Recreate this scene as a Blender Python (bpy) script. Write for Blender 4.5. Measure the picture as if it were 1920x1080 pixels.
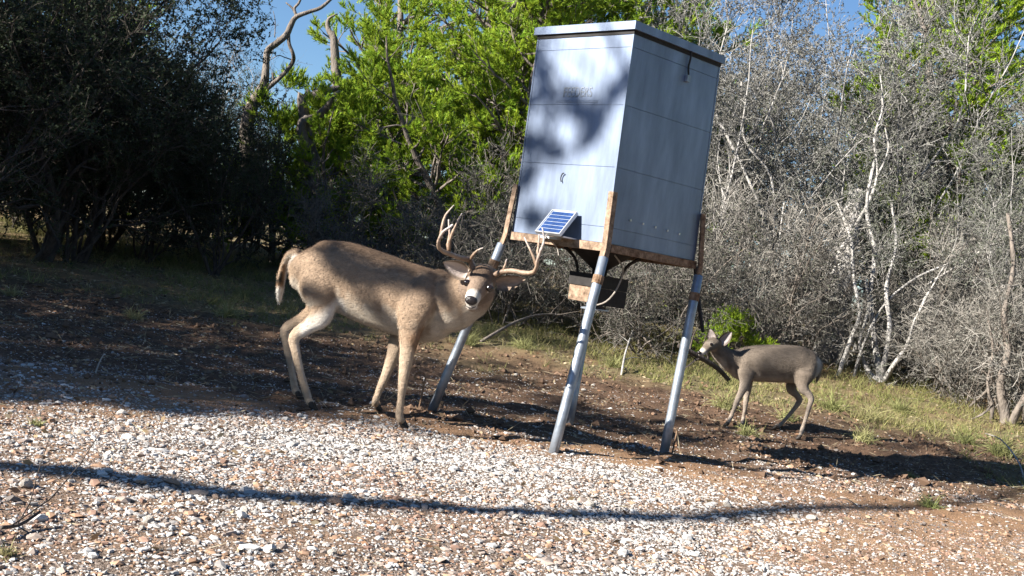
import bpy, math, random
import numpy as np
from mathutils import Vector, Matrix

random.seed(7)
rng = np.random.default_rng(7)


def reseed(s):
    global rng
    rng = np.random.default_rng(s)


for o in list(bpy.data.objects):
    bpy.data.objects.remove(o, do_unlink=True)
scene = bpy.context.scene
COL = scene.collection
R = math.radians

# ------------------------------------------------------------------ camera
F_PX, PITCH, ROLL, CAM_H = 2200.0, R(-0.64), R(9.2), 0.95
fwd = np.array([0, math.cos(PITCH), math.sin(PITCH)])
right0 = np.array([1.0, 0, 0])
up0 = np.cross(right0, fwd)
right = right0 * math.cos(ROLL) + up0 * math.sin(ROLL)
up = -right0 * math.sin(ROLL) + up0 * math.cos(ROLL)
cd = bpy.data.cameras.new('camera')
cam = bpy.data.objects.new('camera', cd)
COL.objects.link(cam)
cam.matrix_world = Matrix(((right[0], up[0], -fwd[0], 0), (right[1], up[1], -fwd[1], 0),
                           (right[2], up[2], -fwd[2], CAM_H), (0, 0, 0, 1)))
cd.sensor_width = 36.0
cd.lens = 36.0 * F_PX / 1920
cd.clip_start, cd.clip_end = 0.05, 2000
scene.camera = cam

# ------------------------------------------------------------------ light
SUN_AZ, SUN_EL = R(26), R(28)          # light travels along (cos az, sin az), falling at this elevation
sdir = np.array([math.cos(SUN_AZ) * math.cos(SUN_EL), math.sin(SUN_AZ) * math.cos(SUN_EL), -math.sin(SUN_EL)])
w = bpy.data.worlds.new('World')
scene.world = w
w.use_nodes = True
nt = w.node_tree
nt.nodes.clear()
out = nt.nodes.new('ShaderNodeOutputWorld')
bg = nt.nodes.new('ShaderNodeBackground')
sky = nt.nodes.new('ShaderNodeTexSky')
sky.sky_type = 'NISHITA'
sky.sun_disc = False
sky.sun_elevation = SUN_EL
sky.sun_rotation = math.atan2(-sdir[0], -sdir[1])
sky.air_density, sky.dust_density, sky.ozone_density = 1.0, 0.0, 6.0
bg.inputs['Strength'].default_value = 0.05
nt.links.new(sky.outputs[0], bg.inputs[0])
nt.links.new(bg.outputs[0], out.inputs[0])
sl = bpy.data.lights.new('sun', 'SUN')
sl.energy = 5.0
sl.angle = R(0.53)
sl.color = (1.0, 0.94, 0.84)
sun = bpy.data.objects.new('sun', sl)
COL.objects.link(sun)
sun.rotation_euler = Vector(sdir).to_track_quat('-Z', 'Y').to_euler()
sun.location = (-20, -8, 15)
vs = scene.view_settings
vs.view_transform, vs.look, vs.gamma, vs.exposure = 'Standard', 'None', 1.0, 1.6
vs.use_curve_mapping = False
scene.render.engine = 'CYCLES'
scene.cycles.max_bounces = 3
scene.cycles.diffuse_bounces = 1
scene.cycles.glossy_bounces = 2
scene.cycles.transmission_bounces = 2
scene.cycles.transparent_max_bounces = 6


# ------------------------------------------------------------------ helpers
def at(px, py, d):
    """world point seen at photo pixel (px, py) at distance d along +Y"""
    a, b = px - 960.0, py - 540.0
    u = a * math.cos(ROLL) + b * math.sin(ROLL)
    v = -a * math.sin(ROLL) + b * math.cos(ROLL)
    ray = F_PX * fwd + u * right0 - v * up0
    return np.array([0, 0, CAM_H]) + ray * (d / ray[1])


def to_px(P):
    X = np.asarray(P, float) - np.array([0, 0, CAM_H])
    z = X @ fwd
    u, v = F_PX * (X @ right0) / z, -F_PX * (X @ up0) / z
    return 960 + u * math.cos(ROLL) - v * math.sin(ROLL), 540 + u * math.sin(ROLL) + v * math.cos(ROLL)


def hash2(ix, iy, s):
    h = (ix.astype(np.int64) * 374761393 + iy.astype(np.int64) * 668265263 + s * 1442695041) & 0xffffffff
    h = ((h ^ (h >> 13)) * 1274126177) & 0xffffffff
    return ((h ^ (h >> 16)) & 0xffffff) / float(0xffffff)


def vn(x, y, sc, s=0):
    x, y = np.asarray(x, float) / sc, np.asarray(y, float) / sc
    ix, iy = np.floor(x), np.floor(y)
    fx, fy = x - ix, y - iy
    fx, fy = fx * fx * (3 - 2 * fx), fy * fy * (3 - 2 * fy)
    a, b, c, d = hash2(ix, iy, s), hash2(ix + 1, iy, s), hash2(ix, iy + 1, s), hash2(ix + 1, iy + 1, s)
    return (a * (1 - fx) + b * fx) * (1 - fy) + (c * (1 - fx) + d * fx) * fy


def sstep(a, b, x):
    t = np.clip((np.asarray(x, float) - a) / (b - a), 0, 1)
    return t * t * (3 - 2 * t)


def gz0(x, y):
    x, y = np.asarray(x, float), np.asarray(y, float)
    t = np.logaddexp(0, (y - 9.4) * 1.6) / 1.6
    t = np.where(t > 8, 8 + (t - 8) * 0.15, t)
    return 0.088 * t


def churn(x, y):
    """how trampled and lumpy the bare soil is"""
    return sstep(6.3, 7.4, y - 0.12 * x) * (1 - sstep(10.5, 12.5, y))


def gz(x, y):
    x, y = np.asarray(x, float), np.asarray(y, float)
    near = 1 - sstep(18, 24, np.abs(y - 8))
    c = churn(x, y)
    z = gz0(x, y) + near * ((vn(x, y, 1.3, 1) - .5) * .05 + (vn(x, y, .42, 2) - .5) * (.018 + .028 * c)
                            + (vn(x, y, .16, 3) - .5) * (.012 + .030 * c) + (vn(x, y, .07, 4) - .5) * (.008 + .016 * c))
    return z


def gp(px, py):
    """ground point seen at a photo pixel"""
    d = 6.0
    lo, hi = 1.5, 60.0
    for _ in range(50):
        d = (lo + hi) / 2
        p = at(px, py, d)
        if p[2] > gz0(p[0], p[1]):
            lo = d
        else:
            hi = d
    p[2] = float(gz(p[0], p[1]))
    return p


def gx(px, d):
    """ground point at distance d that appears in photo column px"""
    z = float(gz0(0, d))
    v = (CAM_H - z) / d * F_PX + F_PX * math.tan(PITCH)
    x = ((px - 960) + v * math.sin(ROLL)) / math.cos(ROLL) / F_PX * d
    return np.array([x, d, float(gz(x, d))])


def rawmesh(name, V, F, col=None, smooth=False):
    V = np.asarray(V, np.float32)
    F = np.asarray(F, np.int32)
    me = bpy.data.meshes.new(name)
    n, k = F.shape
    me.vertices.add(len(V))
    me.vertices.foreach_set('co', V.ravel())
    me.loops.add(n * k)
    me.loops.foreach_set('vertex_index', F.ravel())
    me.polygons.add(n)
    me.polygons.foreach_set('loop_start', np.arange(0, n * k, k, dtype=np.int32))
    me.update(calc_edges=True)
    me.polygons.foreach_set('use_smooth', np.full(n, smooth, bool))
    if col is not None:
        a = me.color_attributes.new('Col', 'FLOAT_COLOR', 'POINT')
        c = np.ones((len(V), 4), np.float32)
        c[:, :3] = col
        a.data.foreach_set('color', c.ravel())
    return me


def link(name, me, mat=None, parent=None):
    o = bpy.data.objects.new(name, me)
    COL.objects.link(o)
    if mat is not None and me is not None and len(me.materials) == 0:
        me.materials.append(mat)
    if parent is not None:
        o.parent = parent
    return o


def thing(name, label, cat, loc=(0, 0, 0), rz=0.0, sc=1.0, group=None):
    o = bpy.data.objects.new(name, None)
    COL.objects.link(o)
    o.empty_display_size = 0.1
    o.location = loc
    o.rotation_euler = (0, 0, rz)
    o.scale = (sc, sc, sc) if np.isscalar(sc) else sc
    tag(o, label, cat, group)
    return o


def tag(o, label=None, cat=None, group=None, kind=None):
    if label: o['label'] = label
    if cat: o['category'] = cat
    if group: o['group'] = group
    if kind: o['kind'] = kind
    return o


def wpart(name, V, F, mat, parent, smooth=False, col=None):
    """a part given in world coordinates under an unrotated parent"""
    V = np.asarray(V, float) - np.array(parent.location)
    return link(name, rawmesh(name, V, F, col, smooth), mat, parent)


# ---- materials
def mat(name, base, rough=0.8, metal=0.0, var=0.25, scale=8.0, attr=False, bump=0.0, bscale=40.0, trans=0.0,
        base2=None, spec=0.3, scale3=None):
    m = bpy.data.materials.new(name)
    m.use_nodes = True
    t = m.node_tree
    N, L = t.nodes, t.links
    p = N['Principled BSDF']
    p.inputs['Roughness'].default_value = rough
    p.inputs['Metallic'].default_value = metal
    p.inputs['Specular IOR Level'].default_value = spec
    tc = N.new('ShaderNodeTexCoord')
    mp = N.new('ShaderNodeMapping')
    if scale3: mp.inputs['Scale'].default_value = scale3
    L.new(tc.outputs['Object'], mp.inputs[0])
    nz = N.new('ShaderNodeTexNoise')
    nz.inputs['Scale'].default_value = scale
    nz.inputs['Detail'].default_value = 6
    nz.inputs['Roughness'].default_value = 0.65
    L.new(mp.outputs[0], nz.inputs['Vector'])
    rp = N.new('ShaderNodeValToRGB')
    rp.color_ramp.elements[0].position = 0.32
    rp.color_ramp.elements[1].position = 0.68
    if attr:
        at_ = N.new('ShaderNodeAttribute')
        at_.attribute_name = 'Col'
        rp.color_ramp.elements[0].color = (1 - var, 1 - var, 1 - var, 1)
        rp.color_ramp.elements[1].color = (1 + var * .6, 1 + var * .6, 1 + var * .6, 1)
        mx = N.new('ShaderNodeMixRGB')
        mx.blend_type = 'MULTIPLY'
        mx.inputs[0].default_value = 1
        L.new(at_.outputs['Color'], mx.inputs[1])
        L.new(rp.outputs[0], mx.inputs[2])
        colout = mx.outputs[0]
    else:
        b2 = base2 or tuple(min(1, c * (1 + var)) for c in base)
        rp.color_ramp.elements[0].color = (*[c * (1 - var) for c in base], 1)
        rp.color_ramp.elements[1].color = (*b2, 1)
        colout = rp.outputs[0]
    L.new(nz.outputs['Fac'], rp.inputs[0])
    L.new(colout, p.inputs['Base Color'])
    if bump:
        nb = N.new('ShaderNodeTexNoise')
        nb.inputs['Scale'].default_value = bscale
        nb.inputs['Detail'].default_value = 4
        L.new(mp.outputs[0], nb.inputs['Vector'])
        bp = N.new('ShaderNodeBump')
        bp.inputs['Strength'].default_value = bump
        bp.inputs['Distance'].default_value = 0.02
        L.new(nb.outputs['Fac'], bp.inputs['Height'])
        L.new(bp.outputs[0], p.inputs['Normal'])
    if trans:
        tr = N.new('ShaderNodeBsdfTranslucent')
        L.new(colout, tr.inputs[0])
        ms = N.new('ShaderNodeMixShader')
        ms.inputs[0].default_value = trans
        L.new(p.outputs[0], ms.inputs[1])
        L.new(tr.outputs[0], ms.inputs[2])
        L.new(ms.outputs[0], N['Material Output'].inputs[0])
    return m


def amat(name, rough=.8, trans=0.0, spec=.2):
    m = bpy.data.materials.new(name)
    m.use_nodes = True
    N, L = m.node_tree.nodes, m.node_tree.links
    p = N['Principled BSDF']
    p.inputs['Roughness'].default_value = rough
    p.inputs['Specular IOR Level'].default_value = spec
    a = N.new('ShaderNodeAttribute')
    a.attribute_name = 'Col'
    L.new(a.outputs['Color'], p.inputs['Base Color'])
    if trans:
        tr = N.new('ShaderNodeBsdfTranslucent')
        L.new(a.outputs['Color'], tr.inputs[0])
        ms = N.new('ShaderNodeMixShader')
        ms.inputs[0].default_value = trans
        L.new(p.outputs[0], ms.inputs[1])
        L.new(tr.outputs[0], ms.inputs[2])
        L.new(ms.outputs[0], N['Material Output'].inputs[0])
    return m


M = {}
M['leaf'] = amat('foliage', .7, .32)
M['bark'] = mat('bark', (.17, .145, .125), .95, var=.45, scale=14, bump=.8, bscale=60, scale3=(1, 1, .3))
M['barkdark'] = mat('dark_bark', (.075, .062, .055), .95, var=.45, scale=14, bump=.8, bscale=60, scale3=(1, 1, .3))
M['barkpale'] = mat('pale_bark', (.34, .325, .31), .9, var=.45, scale=9, bump=.5, bscale=50, scale3=(1, 1, .35))
M['twig'] = amat('grey_twig', .95)
M['grass'] = amat('grass_blade', .75, .22)
M['stone'] = amat('limestone', .9)
M['rock'] = mat('loose_rock', (.50, .45, .39), .92, var=.4, scale=9, bump=.6, bscale=40, base2=(.62, .58, .53))
M['rockred'] = mat('reddish_rock', (.30, .19, .14), .92, var=.4, scale=9, bump=.6, bscale=40, base2=(.47, .36, .29))
M['galv'] = mat('galvanised_sheet', (.235, .288, .40), .55, metal=.78, var=.22, scale=5, bump=.10, bscale=3.5, scale3=(1.6, 1.6, .35), spec=.5)
M['pipe'] = mat('galvanised_pipe', (.30, .34, .40), .45, metal=.6, var=.3, scale=7, bump=.1, bscale=30, spec=.5)
M['rust'] = mat('rusty_steel', (.17, .085, .045), .85, metal=.15, var=.5, scale=22, bump=.4, bscale=70, base2=(.36, .25, .17))
M['rustpale'] = mat('weathered_steel', (.20, .125, .08), .8, metal=.15, var=.5, scale=26, bump=.3, bscale=70, base2=(.40, .29, .21))
M['black'] = mat('dark_steel_and_shade', (.022, .02, .02), .7, var=.4, scale=18)
M['cell'] = mat('solar_cell', (.022, .05, .15), .18, var=.25, scale=20, spec=.6)
M['alu'] = mat('aluminium_frame', (.62, .63, .65), .4, metal=.6, var=.1, scale=10)
M['backing'] = mat('white_backing', (.30, .34, .42), .6, var=.1, scale=10)
M['cable'] = mat('cable', (.30, .27, .24), .7, var=.3, scale=30)
M['fur'] = mat('deer_coat', (1, 1, 1), .85, attr=True, var=.22, scale=26, bump=.35, bscale=120, scale3=(.45, 1, 1.2), spec=.12)
M['hair'] = amat('coat_hair', .7, .0, .25)
M['antler'] = mat('antler', (1, 1, 1), .5, attr=True, var=.3, scale=18, bump=.3, bscale=50, spec=.4)
M['eye'] = mat('deer_eye', (.012, .008, .007), .08, var=.2, scale=5, spec=.7)
M['nose'] = mat('deer_nose', (.018, .014, .015), .35, var=.4, scale=60, bump=.3, bscale=140, spec=.5)
M['hoof'] = mat('hoof', (.03, .025, .022), .6, var=.4, scale=30)


# ---- geometry builders
def tubes(P, Rr, k=5, cap=False):
    """P (N,n,3) polylines, Rr (N,n) radii -> quads"""
    P = np.asarray(P, float)
    Rr = np.asarray(Rr, float)
    N, n, _ = P.shape
    T = np.empty_like(P)
    T[:, 1:-1] = P[:, 2:] - P[:, :-2]
    T[:, 0] = P[:, 1] - P[:, 0]
    T[:, -1] = P[:, -1] - P[:, -2]
    T /= np.linalg.norm(T, axis=2, keepdims=True) + 1e-9
    ref = np.zeros((N, 1, 3))
    main = np.abs(P[:, -1] - P[:, 0])
    ref[np.arange(N), 0, np.argmin(main, axis=1)] = 1
    A = np.cross(T, ref)
    A /= np.linalg.norm(A, axis=2, keepdims=True) + 1e-9
    B = np.cross(T, A)
    th = np.arange(k) * 2 * math.pi / k
    V = P[:, :, None, :] + Rr[:, :, None, None] * (A[:, :, None, :] * np.cos(th)[None, None, :, None] + B[:, :, None, :] * np.sin(th)[None, None, :, None])
    idx = np.arange(N * n * k).reshape(N, n, k)
    a = idx[:, :-1]
    b = idx[:, 1:]
    Fq = np.stack([a, np.roll(a, -1, 2), np.roll(b, -1, 2), b], -1).reshape(-1, 4)
    return V.reshape(-1, 3), Fq


def join(parts):
    Vs, Fs, Cs, o = [], [], [], 0
    for p in parts:
        V, F = p[0], p[1]
        Vs.append(V)
        Fs.append(np.asarray(F) + o)
        if len(p) > 2:
            Cs.append(np.broadcast_to(p[2], (len(V), 3)))
        o += len(V)
    return (np.concatenate(Vs), np.concatenate(Fs), np.concatenate(Cs) if Cs else None)


def unit(v):
    return v / (np.linalg.norm(v, axis=-1, keepdims=True) + 1e-9)


def rand_unit(n):
    return unit(rng.normal(size=(n, 3)))


def walk(P0, D0, Ln, n, wander, up=0.0, grav=0.0):
    """random-walk polylines"""
    N = len(P0)
    P = np.empty((N, n, 3))
    P[:, 0] = P0
    d = unit(D0)
    st = (np.broadcast_to(Ln, (N,)) / (n - 1))[:, None]
    for i in range(1, n):
        d = unit(d + rng.normal(size=(N, 3)) * wander + np.array([0, 0, up - grav * i / n]))
        P[:, i] = P[:, i - 1] + d * st
    return P


def branch(P, Rr, k, tmin, tmax, Ln, ang, n, wander, up=0.0, ratio=.55, tip=.35, lenfall=.5, grav=0.0, minr=.0015):
    """k children on every polyline"""
    N, m, _ = P.shape
    t = rng.uniform(tmin, tmax, (N, k))
    f = t * (m - 1)
    i = np.minimum(f.astype(int), m - 2)
    fr = (f - i)[..., None]
    ar = np.arange(N)[:, None]
    p0 = P[ar, i] * (1 - fr) + P[ar, i + 1] * fr
    tan = unit(P[ar, i + 1] - P[ar, i])
    r0 = Rr[ar, i] * (1 - fr[..., 0]) + Rr[ar, i + 1] * fr[..., 0]
    pr = rng.normal(size=(N, k, 3))
    pr = unit(pr - tan * (pr * tan).sum(-1, keepdims=True))
    a = rng.normal(ang, .25, (N, k))[..., None]
    d = tan * np.cos(a) + pr * np.sin(a)
    L_ = Ln * (1 - lenfall * t) * rng.uniform(.6, 1.3, (N, k))
    C = walk(p0.reshape(-1, 3), d.reshape(-1, 3), L_.ravel(), n, wander, up, grav)
    rr = np.maximum(r0.ravel() * ratio, minr)
    Rc = rr[:, None] * np.linspace(1, tip, n)[None, :]
    return C, Rc, t.ravel()


def blades(P, D, Ln, W, col, jit=.25, quad=True, face=None):
    """leaf faces: rhombs (or triangles) starting at P going along D"""
    N = len(P)
    D = unit(D)
    s = np.cross(D, rand_unit(N) if face is None else face)
    s = unit(s)
    Ln = np.broadcast_to(Ln, (N,))[:, None]
    W = np.broadcast_to(W, (N,))[:, None]
    c = np.asarray(col, float) * (1 + rng.normal(size=(N, 1)) * jit) if np.ndim(col) == 1 else np.asarray(col)
    c = np.clip(c, .004, 1)
    if quad:
        V = np.stack([P, P + D * Ln * .5 + s * W * .5, P + D * Ln, P + D * Ln * .5 - s * W * .5], 1)
        k = 4
    else:
        V = np.stack([P + s * W * .5, P + D * Ln, P - s * W * .5], 1)
        k = 3
    Fq = np.arange(N * k).reshape(N, k)
    return V.reshape(-1, 3), Fq, np.repeat(c, k, 0)


def boxVF(x0, x1, y0, y1, z0, z1):
    V = np.array([[x, y, z] for z in (z0, z1) for y in (y0, y1) for x in (x0, x1)], float)
    F = np.array([[0, 2, 3, 1], [4, 5, 7, 6], [0, 1, 5, 4], [2, 6, 7, 3], [0, 4, 6, 2], [1, 3, 7, 5]])
    return V, F


def path(points, radii, k=8, sub=4):
    """smooth tube through points (Catmull-Rom), closed ends by tapering to a point"""
    P = np.array(points, float)
    Rd = np.array(radii, float)
    n = len(P)
    out, ro = [], []
    for i in range(n - 1):
        p0, p1, p2, p3 = P[max(i - 1, 0)], P[i], P[i + 1], P[min(i + 2, n - 1)]
        for j in range(sub):
            t = j / sub
            out.append(.5 * ((2 * p1) + (-p0 + p2) * t + (2 * p0 - 5 * p1 + 4 * p2 - p3) * t * t + (-p0 + 3 * p1 - 3 * p2 + p3) * t ** 3))
            ro.append(Rd[i] * (1 - t) + Rd[i + 1] * t)
    out.append(P[-1])
    ro.append(Rd[-1])
    out = np.array(out)
    d0, d1 = unit(out[0] - out[1]), unit(out[-1] - out[-2])
    out = np.concatenate([[out[0] + d0 * 1e-3], out, [out[-1] + d1 * ro[-1] * .5]])
    ro = np.array([1e-5] + ro + [1e-5])
    return tubes(out[None], ro[None], k)


# ------------------------------------------------------------------ ground
def gravel_amount(x, y):
    """where pale limestone chips cover the soil"""
    x, y = np.asarray(x, float), np.asarray(y, float)
    edge = 6.28 + .14 * x + (vn(x, y, .9, 21) - .5) * .9
    g = 1 - sstep(edge - .5, edge + .35, y)
    g = g * (.5 + .5 * sstep(-2.4, -1.0, x))
    g = g * (1 - .62 * sstep(.6, 2.2, x + (vn(x, y, .6, 25) - .5)))
    g = g * sstep(.6, 2.0, y) * sstep(-7, -4, x) * (1 - sstep(4.5, 6.5, x))
    patch = vn(x, y, .55, 22) * .6 + vn(x, y, .2, 23) * .4
    g = g * np.clip(.5 + 1.25 * patch, 0, 1.2)
    strip = np.exp(-((y - (6.9 + .15 * x)) / .5) ** 2) * sstep(.5, .62, vn(x, y * 2.2, .5, 24)) * .6
    return np.clip(g + strip, 0, 1)


def grass_amount(x, y):
    x, y = np.asarray(x, float), np.asarray(y, float)
    n = vn(x, y, .8, 31) * .6 + vn(x, y, .3, 32) * .4
    back = sstep(10.2, 11.6, y + .25 * (x - 3) + (n - .5) * 1.5)
    rt = sstep(2.9, 4.4, x - .22 * (y - 7)) * sstep(6.2, 9.5, y) * .8
    leftback = sstep(9.8, 11.8, y + (n - .5) * 2) * (1 - sstep(-1, 1, x)) * .6
    outer = np.maximum(1 - sstep(.2, 1.8, y), np.maximum(1 - sstep(-8, -5, x), sstep(5.5, 7.5, x)))
    return np.clip(np.maximum(np.maximum(np.maximum(back * .9, rt), leftback), outer) * (.35 + 1.1 * n), 0, 1)


def axis_pts(segs):
    o = [np.array([segs[0][0]])]
    for a, b, st in segs:
        n = max(1, int(round((b - a) / st)))
        o.append(np.linspace(a, b, n + 1)[1:])
    return np.concatenate(o)


xs = axis_pts([(-600, -40, 70), (-40, -12, 4), (-12, -4.2, .25), (-4.2, 5.2, .045), (5.2, 12, .25), (12, 40, 4), (40, 600, 70)])
ys = axis_pts([(-600, -40, 70), (-40, -4, 4), (-4, 2.6, .3), (2.6, 8.5, .036), (8.5, 12, .06), (12, 24, .2), (24, 60, 3), (60, 600, 60)])
GX, GY = np.meshgrid(xs, ys)
GZ = gz(GX, GY)
nx, ny = len(xs), len(ys)
idx = np.arange(nx * ny).reshape(ny, nx)
GF = np.stack([idx[:-1, :-1], idx[:-1, 1:], idx[1:, 1:], idx[1:, :-1]], -1).reshape(-1, 4)
gv, gg = gravel_amount(GX, GY).ravel(), grass_amount(GX, GY).ravel()
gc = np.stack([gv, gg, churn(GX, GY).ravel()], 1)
gme = rawmesh('ground', np.stack([GX.ravel(), GY.ravel(), GZ.ravel()], 1), GF, gc, True)


def ground_material():
    m = bpy.data.materials.new('soil_and_chips')
    m.use_nodes = True
    t = m.node_tree
    N, L = t.nodes, t.links
    p = N['Principled BSDF']
    p.inputs['Roughness'].default_value = .95
    p.inputs['Specular IOR Level'].default_value = .15
    a = N.new('ShaderNodeAttribute')
    a.attribute_name = 'Col'
    sp = N.new('ShaderNodeSeparateColor')
    L.new(a.outputs['Color'], sp.inputs[0])
    tc = N.new('ShaderNodeTexCoord')

    def noise(s, d=5, r=.6):
        n = N.new('ShaderNodeTexNoise')
        n.inputs['Scale'].default_value = s
        n.inputs['Detail'].default_value = d
        n.inputs['Roughness'].default_value = r
        L.new(tc.outputs['Object'], n.inputs['Vector'])
        return n

    def ramp(src, stops):
        r = N.new('ShaderNodeValToRGB')
        e = r.color_ramp.elements
        for i, (pos, c) in enumerate(stops):
            el = e[i] if i < 2 else e.new(pos)
            el.position = pos
            el.color = (*c, 1)
        L.new(src, r.inputs[0])
        return r.outputs[0]

    def mix(f, c1, c2):
        x = N.new('ShaderNodeMixRGB')
        L.new(f, x.inputs[0])
        L.new(c1, x.inputs[1])
        L.new(c2, x.inputs[2])
        return x.outputs[0]
    n1, n2, n3 = noise(1.7), noise(22, 6, .7), noise(90, 3, .7)
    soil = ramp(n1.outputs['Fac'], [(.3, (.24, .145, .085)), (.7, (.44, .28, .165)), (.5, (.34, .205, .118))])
    dark = ramp(n2.outputs['Fac'], [(.3, (.062, .040, .028)), (.72, (.185, .115, .075))])  # trampled soil, its colour darkened further to deepen the shaded band
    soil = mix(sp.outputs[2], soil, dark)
    chips = ramp(n3.outputs['Fac'], [(.35, (.06, .044, .036)), (.5, (.16, .12, .095)), (.66, (.36, .30, .255))])  # soil under the gravel, darkened to stand in for shadowed gaps
    c = mix(sp.outputs[0], soil, chips)
    turf = ramp(n2.outputs['Fac'], [(.3, (.10, .095, .045)), (.7, (.24, .20, .11))])
    c = mix(sp.outputs[1], c, turf)
    speck = ramp(n3.outputs['Fac'], [(.3, (.72, .72, .72)), (.7, (1.15, 1.15, 1.15))])
    mu = N.new('ShaderNodeMixRGB')
    mu.blend_type = 'MULTIPLY'
    mu.inputs[0].default_value = 1
    L.new(c, mu.inputs[1])
    L.new(speck, mu.inputs[2])
    L.new(mu.outputs[0], p.inputs['Base Color'])
    bp = N.new('ShaderNodeBump')
    bp.inputs['Strength'].default_value = .7
    bp.inputs['Distance'].default_value = .02
    L.new(n3.outputs['Fac'], bp.inputs['Height'])
    L.new(bp.outputs[0], p.inputs['Normal'])
    return m


tag(link('ground', gme, ground_material()), kind='structure')

# ---- gravel (uncountable chips)
ICO_V = []
ph = (1 + 5 ** .5) / 2
for a_, b_ in ((-1, ph), (1, ph), (-1, -ph), (1, -ph)):
    ICO_V.append((a_, b_, 0))
for a_, b_ in ((-1, ph), (1, ph), (-1, -ph), (1, -ph)):
    ICO_V.append((0, a_, b_))
for a_, b_ in ((ph, -1), (ph, 1), (-ph, -1), (-ph, 1)):
    ICO_V.append((a_, 0, b_))
ICO_V = unit(np.array(ICO_V, float))
ICO_F = np.array([[0, 11, 5], [0, 5, 1], [0, 1, 7], [0, 7, 10], [0, 10, 11], [1, 5, 9], [5, 11, 4], [11, 10, 2], [10, 7, 6], [7, 1, 8],
                  [3, 9, 4], [3, 4, 2], [3, 2, 6], [3, 6, 8], [3, 8, 9], [4, 9, 5], [2, 4, 11], [6, 2, 10], [8, 6, 7], [9, 8, 1]])
OCT_V = np.array([[1, 0, 0], [-1, 0, 0], [0, 1, 0], [0, -1, 0], [0, 0, 1], [0, 0, -1]], float)
OCT_F = np.array([[0, 2, 4], [2, 1, 4], [1, 3, 4], [3, 0, 4], [2, 0, 5], [1, 2, 5], [3, 1, 5], [0, 3, 5]])


def scatter_ground(n, dens, x0=-4.5, x1=6, y0=2.7, y1=9.5, vis=True):
    """points on the ground, thinned by a density function, inside (or just outside) the view"""
    X, Y = rng.uniform(x0, x1, n), rng.uniform(y0, y1, n)
    k = rng.uniform(0, 1, n) < dens(X, Y)
    X, Y = X[k], Y[k]
    Z = gz(X, Y)
    P = np.stack([X, Y, Z], 1)
    if vis:
        u, v = to_px(P)
        k = (u > -260) & (u < 2300) & (v < 1200)
        P = P[k]
    return P


def stones(P, size, BV, BF, col, flat=.6):
    N = len(P)
    ax = np.stack([size * rng.uniform(.7, 1.5, N), size * rng.uniform(.6, 1.1, N), size * rng.uniform(.35, .8, N) * flat / .6], 1)
    V = BV[None] * (1 + rng.normal(size=(N, len(BV), 1)) * .16) * ax[:, None, :]
    th = rng.uniform(0, 2 * math.pi, N)
    tl = rng.normal(0, .25, N)
    c, s = np.cos(tl)[:, None], np.sin(tl)[:, None]
    y, z = V[..., 1] * c - V[..., 2] * s, V[..., 1] * s + V[..., 2] * c
    V = np.stack([V[..., 0], y, z], -1)
    c, s = np.cos(th)[:, None], np.sin(th)[:, None]
    V = np.stack([V[..., 0] * c - V[..., 1] * s, V[..., 0] * s + V[..., 1] * c, V[..., 2]], -1)
    V += P[:, None, :] + np.array([0, 0, 1]) * (ax[:, 2] * .35)[:, None, None]
    F = BF[None] + (np.arange(N) * len(BV))[:, None, None]
    return V.reshape(-1, 3), F.reshape(-1, 3), np.repeat(col, len(BV), 0)


def stone_cols(P):
    N = len(P)
    pal = np.array([[.47, .45, .43], [.36, .34, .325], [.54, .525, .51], [.33, .27, .235], [.36, .23, .155], [.26, .165, .125], [.17, .15, .14]])
    orange = vn(P[:, 0], P[:, 1], .7, 41) * .7 + .35 * sstep(.8, 2.6, P[:, 0]) + .3 * (1 - sstep(-2.6, -1.2, P[:, 0]))
    r = rng.uniform(0, 1, N) + (orange - .40) * 1.15
    i = np.clip((r * 5.2).astype(int), 0, 6)
    return pal[i] * rng.uniform(.8, 1.1, (N, 1))


reseed(101)
PYR_V = np.array([[1, 0, -.3], [0, .9, -.3], [-1, .1, -.3], [.1, -.9, -.3], [.15, -.1, .75]], float)
PYR_F = np.array([[0, 1, 4], [1, 2, 4], [2, 3, 4], [3, 0, 4]])
P1 = scatter_ground(120000, lambda x, y: .5 * gravel_amount(x, y) + .010)
g1 = stones(P1, np.clip(rng.lognormal(math.log(.0092), .40, len(P1)), .006, .026), ICO_V, ICO_F, stone_cols(P1), .5)
P2 = scatter_ground(290000, lambda x, y: .68 * gravel_amount(x, y) + .03 + .05 * churn(x, y), y1=10.5)
g2 = stones(P2, rng.uniform(.005, .0095, len(P2)), OCT_V, OCT_F, stone_cols(P2), .5)
P4 = scatter_ground(260000, lambda x, y: .62 * gravel_amount(x, y) + .06 + .03 * churn(x, y), y1=9.0)
g4 = stones(P4, rng.uniform(.003, .006, len(P4)), PYR_V, PYR_F, stone_cols(P4), .6)
print('gravel', len(P1), len(P2), len(P4))
Vg, Fg, Cg = join([g1, g2, g4])
tag(link('gravel', rawmesh('gravel', Vg, Fg, Cg), M['stone']),
    'pale limestone gravel chips strewn over the orange soil in the foreground', 'gravel', kind='stuff')

reseed(102)
# soil clods kicked up in the trampled patch
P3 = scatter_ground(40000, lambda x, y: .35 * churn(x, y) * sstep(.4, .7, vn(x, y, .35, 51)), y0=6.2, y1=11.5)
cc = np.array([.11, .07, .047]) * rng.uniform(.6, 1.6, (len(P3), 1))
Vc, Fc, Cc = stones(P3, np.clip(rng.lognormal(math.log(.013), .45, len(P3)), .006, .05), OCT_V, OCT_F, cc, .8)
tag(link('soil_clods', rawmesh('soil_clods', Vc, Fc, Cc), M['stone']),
    'dark trampled soil clods around the feeder and under the buck', 'soil', kind='stuff')


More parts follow.
